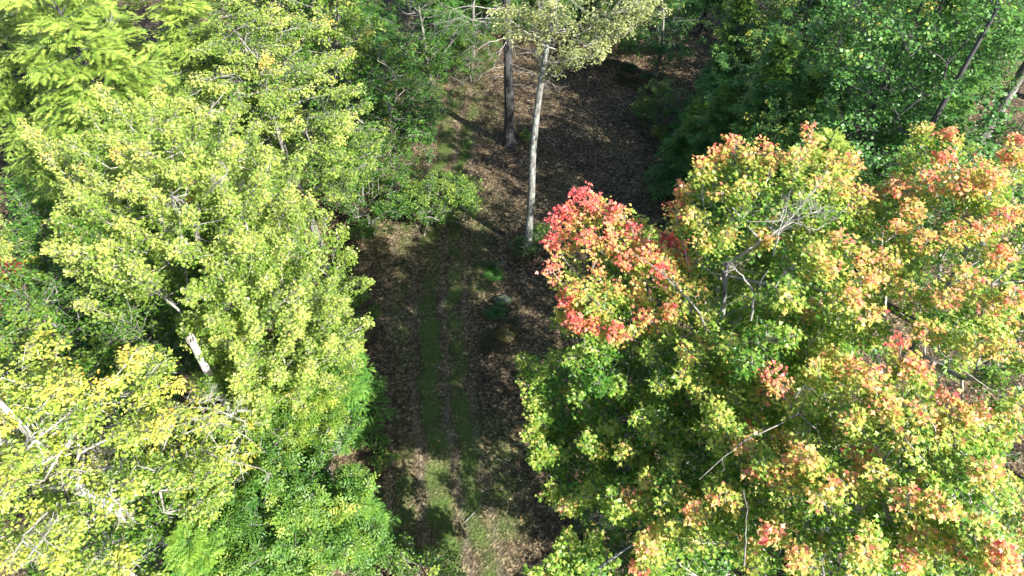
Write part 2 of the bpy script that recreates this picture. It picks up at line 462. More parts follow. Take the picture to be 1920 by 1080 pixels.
# ------------------------------------------------------------------ ground
def path_c(y): return -4.35 + .0058 * (np.clip(y, 2, 46) - 27) ** 2
def ground():
    xs = np.unique(np.r_[np.linspace(-400, -40, 10), np.linspace(-40, -14, 27), np.arange(-14, 14, .2), np.linspace(14, 40, 27), np.linspace(40, 400, 10)])
    ys = np.unique(np.r_[np.linspace(-300, -5, 12), np.linspace(-5, 6, 12), np.arange(6, 48, .2), np.linspace(48, 80, 22), np.linspace(80, 500, 12)])
    X, Y = np.meshgrid(xs, ys); n, m = X.shape
    Z = ground_z(X, Y) * np.clip(1 - (np.hypot(X, Y - 20) - 60) / 60, 0, 1)
    s = X - path_c(Y)
    for c0 in (-1.5, -.38, .97, 2.0): Z -= .05 * np.exp(-((s - c0) / .16) ** 2) * ((Y > 4) & (Y < 48))
    Z = Z + .06 * wobble(np.stack([X.ravel() * .9, Y.ravel() * .9, 0 * X.ravel()], -1), 77).reshape(X.shape)
    near = (np.abs(X) < 14) & (Y > 6) & (Y < 48)
    Z = Z + near * rng.normal(0, .012, X.shape)
    i = np.arange(n * m).reshape(n, m)
    F = np.stack([i[:-1, :-1], i[:-1, 1:], i[1:, 1:], i[1:, :-1]], -1).reshape(-1, 4)
    m_, t, out = new_mat('forest_floor')
    p = t.nodes.new('ShaderNodeBsdfPrincipled'); p.inputs['Roughness'].default_value = .9; p.inputs['Specular IOR Level'].default_value = .1
    tc = t.nodes.new('ShaderNodeTexCoord')
    def noise(sc, det=4, rough=.6):
        n_ = t.nodes.new('ShaderNodeTexNoise'); n_.inputs['Scale'].default_value = sc; n_.inputs['Detail'].default_value = det
        n_.inputs['Roughness'].default_value = rough; t.links.new(tc.outputs['Object'], n_.inputs['Vector']); return n_
    n1 = noise(.7, 6, .7); n2 = noise(14, 3, .8)
    v = t.nodes.new('ShaderNodeTexVoronoi'); v.inputs['Scale'].default_value = 11; t.links.new(tc.outputs['Object'], v.inputs['Vector'])
    sep = t.nodes.new('ShaderNodeSeparateColor'); t.links.new(v.outputs['Color'], sep.inputs[0])
    r1 = t.nodes.new('ShaderNodeValToRGB'); e = r1.color_ramp.elements
    e[0].position = 0; e[0].color = (.022, .019, .016, 1); e[1].position = 1; e[1].color = (.20, .17, .125, 1)
    k = e.new(.45); k.color = (.052, .041, .031, 1); k = e.new(.8); k.color = (.095, .076, .055, 1)
    t.links.new(sep.outputs[0], r1.inputs[0])
    r2 = t.nodes.new('ShaderNodeValToRGB'); e = r2.color_ramp.elements
    e[0].position = .32; e[0].color = (.45, .42, .42, 1); e[1].position = .68; e[1].color = (1.6, 1.42, 1.2, 1)
    t.links.new(n1.outputs[0], r2.inputs[0])
    mx = t.nodes.new('ShaderNodeMix'); mx.data_type = 'RGBA'; mx.blend_type = 'MULTIPLY'; mx.inputs[0].default_value = 1
    t.links.new(r1.outputs[0], mx.inputs[6]); t.links.new(r2.outputs[0], mx.inputs[7])
    a = t.nodes.new('ShaderNodeAttribute'); a.attribute_name = 'leaf_color'
    s2 = t.nodes.new('ShaderNodeSeparateColor'); t.links.new(a.outputs['Color'], s2.inputs[0])
    ad = t.nodes.new('ShaderNodeMath'); ad.operation = 'ADD'; t.links.new(s2.outputs[0], ad.inputs[0])
    sb = t.nodes.new('ShaderNodeMath'); sb.operation = 'MULTIPLY_ADD'; sb.inputs[1].default_value = 1.1; sb.inputs[2].default_value = -.62
    t.links.new(n2.outputs[0], sb.inputs[0]); t.links.new(sb.outputs[0], ad.inputs[1])
    cl = t.nodes.new('ShaderNodeClamp'); t.links.new(ad.outputs[0], cl.inputs[0])
    r3 = t.nodes.new('ShaderNodeValToRGB'); e = r3.color_ramp.elements
    e[0].color = (.025, .055, .014, 1); e[1].color = (.09, .14, .03, 1); t.links.new(n2.outputs[0], r3.inputs[0])
    mg = t.nodes.new('ShaderNodeMix'); mg.data_type = 'RGBA'
    t.links.new(cl.outputs[0], mg.inputs[0]); t.links.new(mx.outputs[2], mg.inputs[6]); t.links.new(r3.outputs[0], mg.inputs[7])
    mr = t.nodes.new('ShaderNodeMix'); mr.data_type = 'RGBA'; mr.inputs[7].default_value = (.17, .145, .115, 1)
    rm = t.nodes.new('ShaderNodeMath'); rm.operation = 'MULTIPLY'; t.links.new(s2.outputs[1], rm.inputs[0]); t.links.new(n2.outputs[0], rm.inputs[1])
    t.links.new(rm.outputs[0], mr.inputs[0]); t.links.new(mg.outputs[2], mr.inputs[6])
    t.links.new(mr.outputs[2], p.inputs['Base Color'])
    b = t.nodes.new('ShaderNodeBump'); b.inputs['Strength'].default_value = .8; b.inputs['Distance'].default_value = .04
    t.links.new(v.outputs['Distance'], b.inputs['Height']); t.links.new(b.outputs[0], p.inputs['Normal'])
    t.links.new(p.outputs[0], out.inputs[0])
    g = grass_cover(X.ravel(), Y.ravel())
    rut = sum(w_ * np.exp(-((s - c0 + .06 * np.sin(Y * .9 + c0)) / .10) ** 2) for c0, w_ in ((-1.5, .5), (-.38, .9), (.97, 1.0), (2.0, .7))) * ((Y > 4) & (Y < 50)) * (.6 + .4 * np.sin(Y * .7 + 2 * np.sin(Y * .31)))
    me = mesh('ground', np.stack([X, Y, Z], -1).reshape(-1, 3), F, m_, np.stack([g, np.clip(rut.ravel(), 0, 1), g], -1), smooth=True)
    o = part('ground', me, None, 'structure'); o['label'] = 'leaf strewn forest floor with a mown grassy track between the trees'
    return o

def grass_cover(x, y):
    """how green the track is: strips of living grass between the worn wheel ruts"""
    s = x - path_c(y) + .12 * np.sin(y * 1.3) + .08 * np.sin(y * 3.1 + 1)
    g = .80 * np.exp(-((s - .30) / .46) ** 4) + .66 * np.exp(-((s - 1.48) / .36) ** 4) + .30 * np.exp(-((s + .95) / .38) ** 4)
    g += .22 * np.exp(-((s - 2.6) / .8) ** 2) * (np.sin(y * .55 + 1) > .1)
    g *= .9 + .35 * np.sin(y * .5 + 2.0 + .8 * np.sin(x)) * np.sin(y * .17)
    g += .10 + .14 * np.sin(x * .8 + 1.7 * np.sin(y * .37)) * np.sin(y * .45 + .6 * x)
    g = g * np.clip(1.0 + .7 * wobble(np.stack([x * 1.1, y * .9, 0 * x], -1), 55), .45, 1.35); g *= (y > 2) & (y < 52); g = g * np.clip((44 - y) / 10, .25, 1)
    return np.clip(g, 0, .9)

ground()

def floor_litter():
    # short living and dead grass, one tuft of three blades at a time
    N = 80000
    x = rng.uniform(-11, 11, N); y = 7 + 40 * rng.random(N) ** 1.15
    keep = (x > -9.5 + .0 * y) & (x < 10)
    x, y = x[keep], y[keep]; N = len(x)
    g = grass_cover(x, y); live = rng.random(N) < g * 1.3 - .04
    x3 = np.repeat(x, 2) + rng.normal(0, .03, 2 * N); y3 = np.repeat(y, 2) + rng.normal(0, .03, 2 * N); lv = np.repeat(live, 2)
    pos = np.stack([x3, y3, ground_z(x3, y3) - .02], -1); M = len(pos)
    lay = np.where(lv, 1.0, .35)
    ax = np.stack([rng.normal(0, .6, M), rng.normal(0, .6, M), lay * rng.uniform(.3, 1, M)], -1)
    nm = rng.normal(size=(M, 3)); sz = np.where(lv, rng.uniform(.07, .15, M), rng.uniform(.08, .20, M))
    straw = ramp([(0, (.10, .075, .05)), (.5, (.24, .19, .12)), (1, (.46, .39, .25))], rng.random(M) ** 1.3)
    green = ramp([(0, (.03, .08, .015)), (.7, (.08, .16, .025)), (1, (.22, .26, .06))], rng.random(M))
    c = np.where(lv[:, None], green, straw)
    tpl = (np.array([(-.05, 0, 0), (.05, 0, 0), (0, 1, 0.0)]), np.array([(0, 1, 2)]))
    V, F = scatter(tpl, pos, ax, nm, sz)
    for nme, sel, lab, cat in (('grass', lv, 'short green grass in strips along the mown track', 'grass'), ('dry_grass', ~lv, 'dead straw coloured grass matted over the track', 'dry grass')):
        f = F[sel]; u, inv = np.unique(f.ravel(), return_inverse=True)
        o = part(nme, mesh(nme, V[u], inv.reshape(-1, 3), M_LITTER if nme == 'dry_grass' else M_LEAF, np.repeat(c, 3, 0)[u]), None, 'stuff', lab); o['category'] = cat
    # fallen leaves, everywhere
    N = 56000
    x = rng.normal(1.5, 8.5, N); y = 5 + 45 * rng.random(N)
    lo = rng.random(N) < np.clip(.30 + .45 * (np.abs(x - path_c(y) - .5) > 1.8), 0, 1) * np.clip(.65 + .9 * wobble(np.stack([x * .8, y * .8, 0 * x], -1), 31), .12, 1.4); x, y = x[lo], y[lo]; N = len(x)
    pos = np.stack([x, y, ground_z(x, y) + rng.uniform(.0, .03, N)], -1)
    ph = rng.uniform(0, 6.283, N); ax = np.stack([np.cos(ph), np.sin(ph), rng.normal(0, .2, N)], -1)
    nm = np.array([0, 0, 1.0]) + rng.normal(0, .35, (N, 3))
    c = ramp([(0, (.04, .030, .024)), (.5, (.10, .072, .052)), (.85, (.20, .15, .11)), (.97, (.36, .30, .22)), (1, (.6, .52, .36))], rng.random(N))
    fresh = rng.random(N) < np.clip(.09 - .012 * np.hypot(x - 4, (y - 13) * .6), .006, .09)
    c[fresh] = ramp([(0, (.55, .10, .08)), (.4, (.60, .32, .08)), (1, (.55, .48, .12))], rng.random(fresh.sum()))
    CHIP = (np.array([(0, 0, 0), (.34, .45, .05), (0, 1, -.04), (-.34, .45, .07)]), np.array([(0, 1, 2), (0, 2, 3)]))
    V, F = scatter(CHIP, pos, ax, nm, rng.uniform(.04, .085, N))
    o = part('fallen_leaves', mesh('fallen_leaves', V, F, M_LITTER, np.repeat(c, 4, 0)), None, 'stuff', 'brown fallen leaves scattered over the forest floor'); o['category'] = 'leaves'
floor_litter()

# ------------------------------------------------------------------ the trees
def W(px, py, z, t):
    return (at(px, py, z), t * .93 if px < 1275 else .44 + (t - .5) * .60)

# --- red maples right of the track
tipsA = [W(1085, 358, 12.4, 1.0), W(1062, 385, 12.2, .95), W(1040, 408, 11.9, 1.0), W(1033, 450, 11.6, .85), W(1032, 500, 11.3, .8), W(1110, 380, 12.4, .9),
         W(1150, 395, 12.4, .85), W(1185, 425, 12.2, 1.0), W(1140, 440, 12.2, .8), W(1095, 440, 12.2, .85), W(1215, 465, 12, 1.05), W(1250, 440, 11.8, 1.1), W(1268, 470, 11.8, 1.05), W(1235, 500, 12, .95),
         W(1170, 480, 12, .85), W(1110, 500, 11.6, .7), W(1060, 560, 10.8, .85), W(1075, 600, 10.6, .9), W(1110, 610, 10.6, .8), W(1150, 620, 10.8, .85), W(1200, 590, 11, .8), W(1250, 580, 11.2, .75), W(1150, 540, 11.3, .6),
         W(1120, 570, 11, .6), W(1190, 540, 11.4, .6),
         W(1375, 262, 14.2, .85), W(1345, 285, 14, .8), W(1318, 305, 13.8, .75), W(1280, 350, 13.2, .85), W(1265, 385, 12.8, .7), W(1435, 268, 14.3, .85), W(1410, 290, 14.3, .6),
         W(1525, 245, 14.6, .9), W(1500, 285, 14.6, .65), W(1465, 290, 14.4, .75), W(1560, 290, 14.5, .6), W(1605, 300, 14.4, .85), W(1590, 345, 14.2, .7), W(1625, 360, 14, .65), W(1540, 340, 14.4, .6),
         W(1300, 400, 13.2, .6), W(1350, 360, 13.8, .62), W(1400, 350, 14, .55), W(1320, 450, 13, .5), W(1370, 440, 13.3, .5), W(1580, 440, 14, .75), W(1620, 480, 13.8, .7), W(1640, 520, 13.5, .8), W(1560, 500, 13.8, .7),
         W(1600, 560, 13.5, .85), W(1530, 470, 13.9, .45), W(1480, 560, 13.6, .4), W(1640, 590, 13.3, .7),
         W(980, 670, 8.6, .3), W(985, 720, 8.5, .26), W(1010, 700, 8.8, .22), W(1040, 665, 9.2, .25), W(1085, 660, 9.6, .2), W(1000, 790, 8, .25), W(1010, 860, 7.8, .3), W(1030, 920, 7.6, .35), W(1060, 950, 7.8, .5), W(1100, 930, 8.2, .4),
         W(1080, 740, 9.2, .2), W(1150, 720, 9.8, .25), W(1100, 830, 8.8, .2), W(1170, 850, 9.2, .42), W(1220, 900, 9.4, .45), W(1270, 930, 9.6, .45), W(1200, 780, 10, .25), W(1280, 700, 11, .3)]
rl = np.random.default_rng(909)
for _ in range(62):      # the dense lower skirt over the edge of the track
    px_, py_ = rl.uniform(985, 1400), rl.uniform(650, 960)
    if px_ > 985 + max(0, py_ - 850) * .7: tipsA.append(W(px_, py_, 7.2 + (px_ - 985) / 130 + rl.normal(0, .5), .30 + rl.normal(0, .09)))  # leaf tone raised, brightness put into the colour where the skirt shades itself
A = broadleaf('red_maple', 'red maple with scarlet tipped bough leaning over the track, beside the tall pale trunk', (5.6, 10.6), 14.6, (5.0, 11.2, 9.3), (4.0, 3.9, 4.2), shoots=90, seed=11, tips=tipsA,
              stops=RED, tone=(.27, .13), tone_up=.12, tpl=MAPLE_S, size=(.085, .12), rise=1.25, plume=.68, twigs=56, per=6, trunk_r=.20, bark=M_LICHEN, limb_bark=M_PALE, singles=300, tip_tone=.42, group='red maples right of the track', limb_scale=1.15)
tipsB = [W(1770, 288, 14.6, 1.0), W(1690, 345, 14, .95), W(1710, 390, 13.8, .8), W(1750, 330, 14.4, .9), W(1800, 340, 14.5, .8), W(1840, 350, 14.5, .7), W(1900, 290, 14.8, .9), W(1918, 262, 15, .95), W(1870, 330, 14.8, .85),
         W(1680, 430, 13.6, .8), W(1660, 480, 13.3, .7), W(1740, 450, 13.8, .75), W(1790, 430, 14, .75), W(1850, 420, 14.2, .9), W(1900, 400, 14.4, .9), W(1880, 480, 14.2, .9), W(1820, 520, 14, .8), W(1700, 540, 13.4, .6), W(1780, 560, 13.8, .8),
         W(1860, 570, 14, .75), W(1905, 560, 14.2, .8), W(1740, 620, 13.4, .75), W(1830, 650, 13.6, .6), W(1900, 660, 13.8, .7), W(1915, 760, 13.4, .6)]
B = broadleaf('red_maple', 'red maple filling the right edge of the photo, orange tips over yellow green leaves', (11.3, 11.2), 15.2, (11.0, 11.6, 10.2), (4.3, 4.1, 4.8), shoots=125, seed=12, tips=tipsB,
              stops=RED, tone=(.36, .15), tone_up=.14, tpl=MAPLE_S, size=(.085, .12), rise=1.25, plume=.68, twigs=54, per=6, trunk_r=.22, bark=M_LICHEN, limb_bark=M_PALE, singles=300, tip_tone=.42, group='red maples right of the track', limb_scale=1.15)
tipsC = [W(1690, 640, 13.2, .95), W(1720, 680, 13.2, .9), W(1640, 700, 13, .85), W(1600, 690, 12.9, .7), W(1780, 740, 13, .9), W(1830, 770, 13, .85), W(1730, 760, 13, .75), W(1660, 760, 12.9, .7), W(1600, 780, 12.6, .5),
         W(1500, 850, 11.8, .8), W(1470, 870, 11.6, .75), W(1420, 880, 11.2, .85), W(1540, 930, 11.8, .6), W(1440, 1000, 11, .9), W(1490, 1040, 11, .8), W(1580, 900, 12, .75), W(1640, 880, 12.4, .55), W(1700, 930, 12.4, .8), W(1760, 950, 12.5, .75),
         W(1850, 880, 12.8, .7), W(1880, 1040, 12.4, .85), W(1620, 1040, 11.8, .7), W(1350, 930, 10.6, .7), W(1300, 960, 10, .75), W(1180, 930, 9, .6), W(1250, 1000, 9.4, .4), W(1700, 830, 12.7, .5), W(1390, 830, 11.4, .7), W(1350, 780, 11.4, .35)]
for _ in range(46):
    px_, py_ = rl.uniform(1190, 1900), rl.uniform(800, 1075)
    tipsC.append(W(px_, py_, 8.6 + (px_ - 1190) / 220 + rl.normal(0, .5), .42 + rl.normal(0, .16)))
Ct = broadleaf('red_maple', 'red maple low in the photo with red sprays scattered through a lime green crown', (8.0, 6.8), 13.4, (7.8, 6.9, 8.6), (4.2, 3.4, 4.5), shoots=95, seed=13, tips=tipsC,
              stops=RED, tone=(.29, .16), tone_up=.14, tpl=MAPLE_S, size=(.085, .12), rise=1.1, plume=.68, twigs=54, per=6, trunk_r=.19, bark=M_LICHEN, limb_bark=M_PALE, singles=300, tip_tone=.42, group='red maples right of the track', limb_scale=1.15)
tipsD = [W(1060, 1000, 7.4, .45), W(1110, 1000, 7.4, .4), W(1040, 1050, 7.0, .35), W(1090, 1060, 7, .35), W(1140, 1050, 7, .3), W(1000, 1075, 6.6, .4)]
D = broadleaf('young_maple', 'young lime green maple at the bottom edge below the red maples', (1.9, 5.9), 7.4, (1.7, 5.8, 5.6), (1.5, 1.4, 1.8), shoots=34, seed=14, tips=tipsD, stops=RED, tone=(.33, .06), tpl=MAPLE,
              size=(.11, .15), rise=1.0, plume=.5, twigs=18, per=6, trunk_r=.07, bark=M_LICHEN, group='young trees', tone_up=.05, shoot_len=(.6, 1.1), singles=200)

# --- the yellow green maples left of the track
tipsE = [W(60, 250, 13.0, .8), W(40, 235, 12.6, .75), W(110, 270, 13, .7), W(150, 200, 13.6, .7), W(200, 190, 13.8, .7), W(180, 165, 13.8, .75), W(245, 185, 13.8, .65), W(300, 165, 13.9, .85), W(350, 190, 13.8, .75), W(320, 240, 13.8, .7),
         W(390, 215, 13.6, .6), W(440, 210, 13.2, .6), W(480, 230, 12.8, .55), W(200, 260, 13.8, .7), W(260, 280, 13.8, .75), W(150, 310, 13.2, .75), W(220, 350, 13.2, .8), W(80, 290, 12.8, .8), W(130, 350, 12.4, .7), W(160, 380, 12.2, .7),
         W(440, 270, 13.2, .8), W(400, 330, 13, .7), W(330, 320, 13.4, .65), W(290, 370, 13, .7), W(230, 420, 12.2, .75), W(350, 400, 12.8, .65), W(430, 380, 12.8, .65), W(190, 460, 11.6, .7), W(250, 490, 11.6, .7), W(330, 470, 12.2, .6), W(490, 330, 12.6, .6), W(510, 300, 12.4, .6)]
E = broadleaf('maple', 'large yellow green maple with pointed boughs in the middle of the left wood', (-9.4, 14.2), 13.8, (-9.4, 14.6, 9.6), (4.1, 3.9, 4.2), shoots=120, seed=21, tips=tipsE, stops=GOLD, tone=(.45, .13), tpl=MAPLE_S,
              size=(.07, .10), rise=1.5, plume=.55, twigs=60, per=6, trunk_r=.2, group='yellow green maples left of the track', tone_up=.15, limb_bark=M_PALE, singles=300)
tipsF = [W(560, 400, 10.6, .5), W(610, 400, 10.2, .45), W(640, 430, 9.8, .5), W(660, 470, 9.2, .5), W(690, 530, 8.8, .5), W(690, 600, 8.4, .6), W(640, 560, 9.6, .6), W(600, 480, 10.4, .6), W(540, 450, 10.9, .6), W(480, 450, 11.2, .65),
         W(500, 520, 10.9, .65), W(560, 540, 10.5, .65), W(440, 540, 10.8, .6), W(480, 620, 10, .65), W(560, 620, 9.7, .7), W(620, 640, 9.0, .7), W(580, 690, 8.6, .7), W(520, 700, 9, .65), W(450, 690, 9.4, .6), W(660, 650, 8.4, .65), W(400, 600, 10.4, .55), W(350, 560, 10.8, .55), W(560, 750, 8, .5), W(490, 760, 8.2, .5)]
F_ = broadleaf('maple', 'rounded yellow maple crown reaching over the left edge of the track', (-7.2, 13.0), 11.2, (-7.1, 13.3, 7.9), (2.8, 2.9, 3.2), shoots=95, seed=22, tips=tipsF, stops=GOLD, tone=(.46, .10), tpl=MAPLE_S,
              size=(.068, .098), rise=1.2, plume=.5, twigs=58, per=6, trunk_r=.16, bark=M_BIRCH, limb_bark=M_PALE, group='yellow green maples left of the track', tone_up=.12, singles=200)

# --- birch clump in the lower left corner
def bi(p, z): return at(p[0], p[1], z)
btr = [np.array([-10.0, 8.3, 0]), np.array([-10.2, 8.1, 4.0]), at(140, 912, 8.2), at(95, 862, 9.4), at(48, 806, 11), at(0, 755, 12.4), at(-60, 690, 14)]
G = broadleaf('white_birch', 'white birch with yellow leaves and bare pale stems in the bottom corner', (-10.0, 8.3), 14.2, (-9.8, 7.4, 9.8), (3.2, 2.7, 3.6), shoots=84, seed=31, stops=[(0, (.09, .19, .025)), (.5, (.33, .41, .07)), (.85, (.57, .52, .11)), (1, (.66, .38, .08))], tone=(.46, .15),
              tips=[W(60, 640, 11, .7), W(110, 650, 10.8, .75), W(130, 700, 10.5, .95), W(60, 700, 11, .6), W(200, 760, 9.8, .6), W(230, 800, 9.2, .65), W(150, 790, 10.2, .7), W(30, 880, 11, .5), W(60, 960, 10.4, .6), W(140, 990, 9.8, .6), W(200, 960, 9.2, .55), W(230, 1040, 8.6, .6), W(100, 1050, 10, .65), W(20, 1050, 10.5, .6), W(180, 870, 9.6, .7)],
              tpl=OVAL, size=(.08, .115), rise=.7, plume=.58, twigs=38, per=6, trunk_r=.19, trunk_pts=btr, bark=M_BIRCH, limb_bark=M_PALE, droop=.5, singles=300, group='birches', crown_from=.5, limb_scale=1.2, sides=10)
stem2 = [np.array([0, 0, -.02]), np.array([-.15, -.25, 4.5]), at(105, 875, 8.6) - np.array([-10, 8.3, 0]), at(55, 850, 9.8) - np.array([-10, 8.3, 0]), at(-5, 825, 11.2) - np.array([-10, 8.3, 0]), at(-90, 790, 13) - np.array([-10, 8.3, 0])]
stem3 = [np.array([-.05, .2, -.02]), np.array([-.1, -.2, 4.0]), at(150, 920, 7.8) - np.array([-10, 8.3, 0]), at(60, 905, 9.0) - np.array([-10, 8.3, 0]), at(-20, 915, 9.8) - np.array([-10, 8.3, 0])]
for pts, r0 in ((stem2, .15), (stem3, .09)):
    pts = np.array(pts); seg = np.r_[0, np.cumsum(np.linalg.norm(np.diff(pts, axis=0), axis=1))]; q = np.linspace(0, seg[-1], 16)
    P = np.stack([np.interp(q, seg, pts[:, k]) for k in range(3)], -1)
    P[1:-1] = .25 * P[:-2] + .5 * P[1:-1] + .25 * P[2:]
    b = Bag(); b.add(*tube(P, np.linspace(r0, r0 * .45, 16), 9)); part('trunk', b.mesh('trunk', M_BIRCH), G)

def dead_branch(root, P, r0, seed, n=9, length=.8, name='dead_branch', mat=None, droop=0.0):
    """a bare branch with forking side twigs; P is in world space, root a thing at its foot"""
    r = np.random.default_rng(seed); base = np.array(root.location)
    P = np.asarray(P, float)
    seg = np.r_[0, np.cumsum(np.linalg.norm(np.diff(P, axis=0), axis=1))]; q = np.linspace(0, seg[-1], 10)
    C = np.stack([np.interp(q, seg, P[:, k]) for k in range(3)], -1); C[1:] += r.normal(0, .008 * seg[-1], (9, 3))
    b = Bag(); b.add(*tube(C - base, np.linspace(r0, r0 * .25, 10), 5))
    for k in range(n):
        u = r.uniform(.3, 1); p0 = np.array([np.interp(u * seg[-1], q, C[:, j]) for j in range(3)])
        d = nrm(nrm(C[-1] - C[0]) * .7 + r.normal(0, .6, 3) + np.array([0, 0, -droop])); l = length * r.uniform(.5, 1.1) * (1.2 - .6 * u)
        c = [p0]; 
        for s_ in range(4): d = nrm(d + r.normal(0, .13, 3) + np.array([0, 0, -.12 * droop])); c.append(c[-1] + d * l / 4)
        c = np.array(c); b.add(*tube(c - base, np.linspace(r0 * .38, r0 * .12, 5), 4))
        for s_ in (1, 2, 3):
            for _ in range(2):
                d2 = nrm(d + r.normal(0, .8, 3)); b.add(*tube(np.array([c[s_], c[s_] + d2 * l * .22, c[s_] + nrm(d2 + r.normal(0, .3, 3)) * l * .42]) - base, [r0 * .18, r0 * .12, r0 * .08], 3))
    return part(name, b.mesh(name, mat or M_PALE), root)

# --- yellow green tree with bare twigs, left of the bottom of the track
Hh = broadleaf('young_birch', 'lime yellow young tree with bare white twigs between the birch and the ash', (-7.9, 9.4), 8.8, (-7.9, 9.3, 6.6), (2.3, 2.1, 2.2), shoots=54, seed=32, stops=LIME, tone=(.66, .12),
               tips=[W(260, 780, 8.2, .9), W(300, 830, 8, .8), W(350, 810, 8.3, .8), W(370, 860, 8, .8), W(420, 800, 8.2, .75), W(470, 780, 8, .7), W(500, 790, 7.7, .7), W(450, 860, 7.6, .7), W(400, 930, 7.2, .95), W(330, 920, 7.4, .7), W(360, 890, 7.6, .8)],
               tpl=OVAL, size=(.09, .13), rise=.6, plume=.55, twigs=18, per=5, trunk_r=.09, bark=M_BIRCH, limb_bark=M_PALE, group='birches')
for k, (pp, l) in enumerate([([(255, 780, 7.4), (315, 810, 8.3), (330, 760, 8.9), (410, 745, 9.1)], .9), ([(300, 850, 7.6), (330, 790, 8.6), (360, 730, 9.2)], .9), ([(330, 830, 7.6), (420, 860, 8.2), (510, 890, 8.0)], .6), ([(240, 840, 7.8), (220, 800, 9), (205, 780, 9.4)], .8), ([(330, 820, 8), (400, 790, 8.8), (450, 770, 8.9)], .7)]):
    dead_branch(Hh, [at(*p) for p in pp], .028, 300 + k, 10, l)
I_ = broadleaf('ash_tree', 'mid green ash with compound leaves at the lower left edge of the track', (-6.4, 8.3), 7.4, (-6.4, 8.3, 4.9), (2.8, 2.3, 2.5), shoots=92, seed=33, stops=LIME, tone=(.30, .12), tpl=ASH, size=(.22, .32), rise=.5, plume=.5, twigs=20, per=4,
               trunk_r=.09, group='young trees', mat=M_GLOSSY, shoot_len=(.7, 1.2), tone_up=.12, droop=.25)
J = broadleaf('leafy_shrub', 'small leaved pale shrub at the bottom edge of the track', (-2.9, 8.0), 2.6, (-2.9, 8.1, 1.4), (1.5, 1.1, 1.2), shoots=40, seed=34, stops=LIME, tone=(.38, .10), tpl=ROUND, size=(.06, .09), rise=.9, plume=.3, twigs=16, per=4,
              trunk_r=.03, group='shrubs', cat='shrub', shoot_len=(.4, .8), bark=M_GREY, crown_from=.1)

# --- broadleaf trees further up the left side
Kb = broadleaf('beech', 'layered light green beech with a few orange sprays near the top of the photo', (-9.0, 23.0), 13.5, (-9.0, 22.8, 8.6), (4.2, 4.0, 4.8), shoots=150, seed=41, stops=GOLD, tone=(.40, .12), tpl=OVAL, size=(.085, .125), rise=.15, plume=.75, twigs=42, per=6,
               trunk_r=.2, group='broadleaf trees left of the track', flat=.55, droop=.5, tone_up=.12,
               tips=[W(615, 40, 11, 1.0), W(655, 95, 9, 1.0), W(500, 118, 11, .95), W(540, 160, 9.5, 1.0), W(690, 60, 8, .9)])
Lb = broadleaf('broadleaf_tree', 'shaded dark green tree beside the upper left end of the clearing', (-6.6, 31.0), 8.6, (-6.4, 30.6, 4.3), (3.4, 3.2, 4.0), shoots=95, seed=42, stops=GREEN, tone=(.42, .14), tpl=OVAL, size=(.12, .17), rise=.4, plume=.6, twigs=18, per=5, trunk_r=.13, group='broadleaf trees left of the track')
Ls = broadleaf('leafy_shrub', 'sunlit green shrub spilling onto the track below the shaded dark green tree', (-7.0, 25.4), 5.0, (-6.9, 25.6, 2.7), (2.7, 2.4, 2.4), shoots=85, seed=43, stops=LIME, tone=(.22, .12), tpl=OVAL, size=(.09, .13), rise=.6, plume=.45, twigs=18, per=5, trunk_r=.06, group='shrubs', cat='shrub', shoot_len=(.6, 1.2), crown_from=.1)
La = broadleaf('arching_shrub', 'thin arching shrub reaching over the track towards the two tall trunks', (-4.4, 25.2), 3.2, (-3.4, 26.2, 1.8), (2.4, 1.5, 1.1), shoots=125, seed=44, stops=LIME, tone=(.34, .1), tpl=OVAL, size=(.08, .115), rise=.25, plume=.4, twigs=20, per=5, trunk_r=.04, group='shrubs', cat='shrub', shoot_len=(.5, 1.0), crown_from=.1)
dead_branch(La, [at(740, 345, 1.2), at(790, 380, 1.0), at(830, 410, .9)], .015, 320, 5, .5)
for i, (lab, px, py, z, rr, hh, st, tn, tp_, sz_) in enumerate([
    ('dark green understorey tree at the left edge below the tall hemlock', 90, 430, 5.5, 2.8, 7.5, GREEN, .5, OVAL, (.11, .15)),
    ('green understorey tree at the left edge above the yellow birch', 90, 570, 6.0, 2.6, 8.0, LIME, .22, OVAL, (.11, .15)),
    ('half shaded green tree between the birch and the large maple', 270, 640, 5.5, 2.4, 7.0, LIME, .28, OVAL, (.10, .14)),
    ('lime green tree low on the left edge behind the birch stems', 20, 700, 7.0, 2.2, 9.0, LIME, .45, OVAL, (.10, .14)),
    ('dim green sapling under the rounded yellow maple beside the track', 600, 790, 2.5, 1.7, 3.6, GREEN, .6, OVAL, (.09, .13)),
    ('lime sapling at the foot of the rounded yellow maple', 560, 760, 5.2, 1.5, 6.4, LIME, .5, ASH, (.22, .3)),
    ('green bush below the young birch with bare twigs', 420, 900, 4.5, 2.0, 5.6, LIME, .25, OVAL, (.09, .13)),
    ('bright green bush in the bottom left corner under the birch', 180, 1000, 6.0, 2.2, 7.2, LIME, .42, OVAL, (.10, .14)),
    ('lit broadleaf tree behind the layered beech at the top edge', 600, 10, 9.0, 3.4, 12, GOLD, .36, OVAL, (.13, .18)),
    ('green sapling under the beech at the edge of the clearing', 700, 215, 2.4, 2.0, 3.8, GREEN, .55, OVAL, (.10, .14)),
    ('olive green tree between the hemlock and the large maple', 470, 200, 8.0, 2.6, 10.5, GOLD, .42, OVAL, (.11, .15))]):
    c = at(px, py, z)
    broadleaf('broadleaf_tree', lab, c[:2], hh, (c[0], c[1], z * .95), (rr, rr, max(1.2, hh - z * .95)), shoots=int(26 + rr * rr * 7), seed=60 + i, stops=st, tone=(tn, .12), tpl=tp_, size=sz_, rise=.6, plume=.55, twigs=17, per=5, trunk_r=.05 + .008 * hh, group='broadleaf trees left of the track', low=-1)
c = at(6, 510, 6)
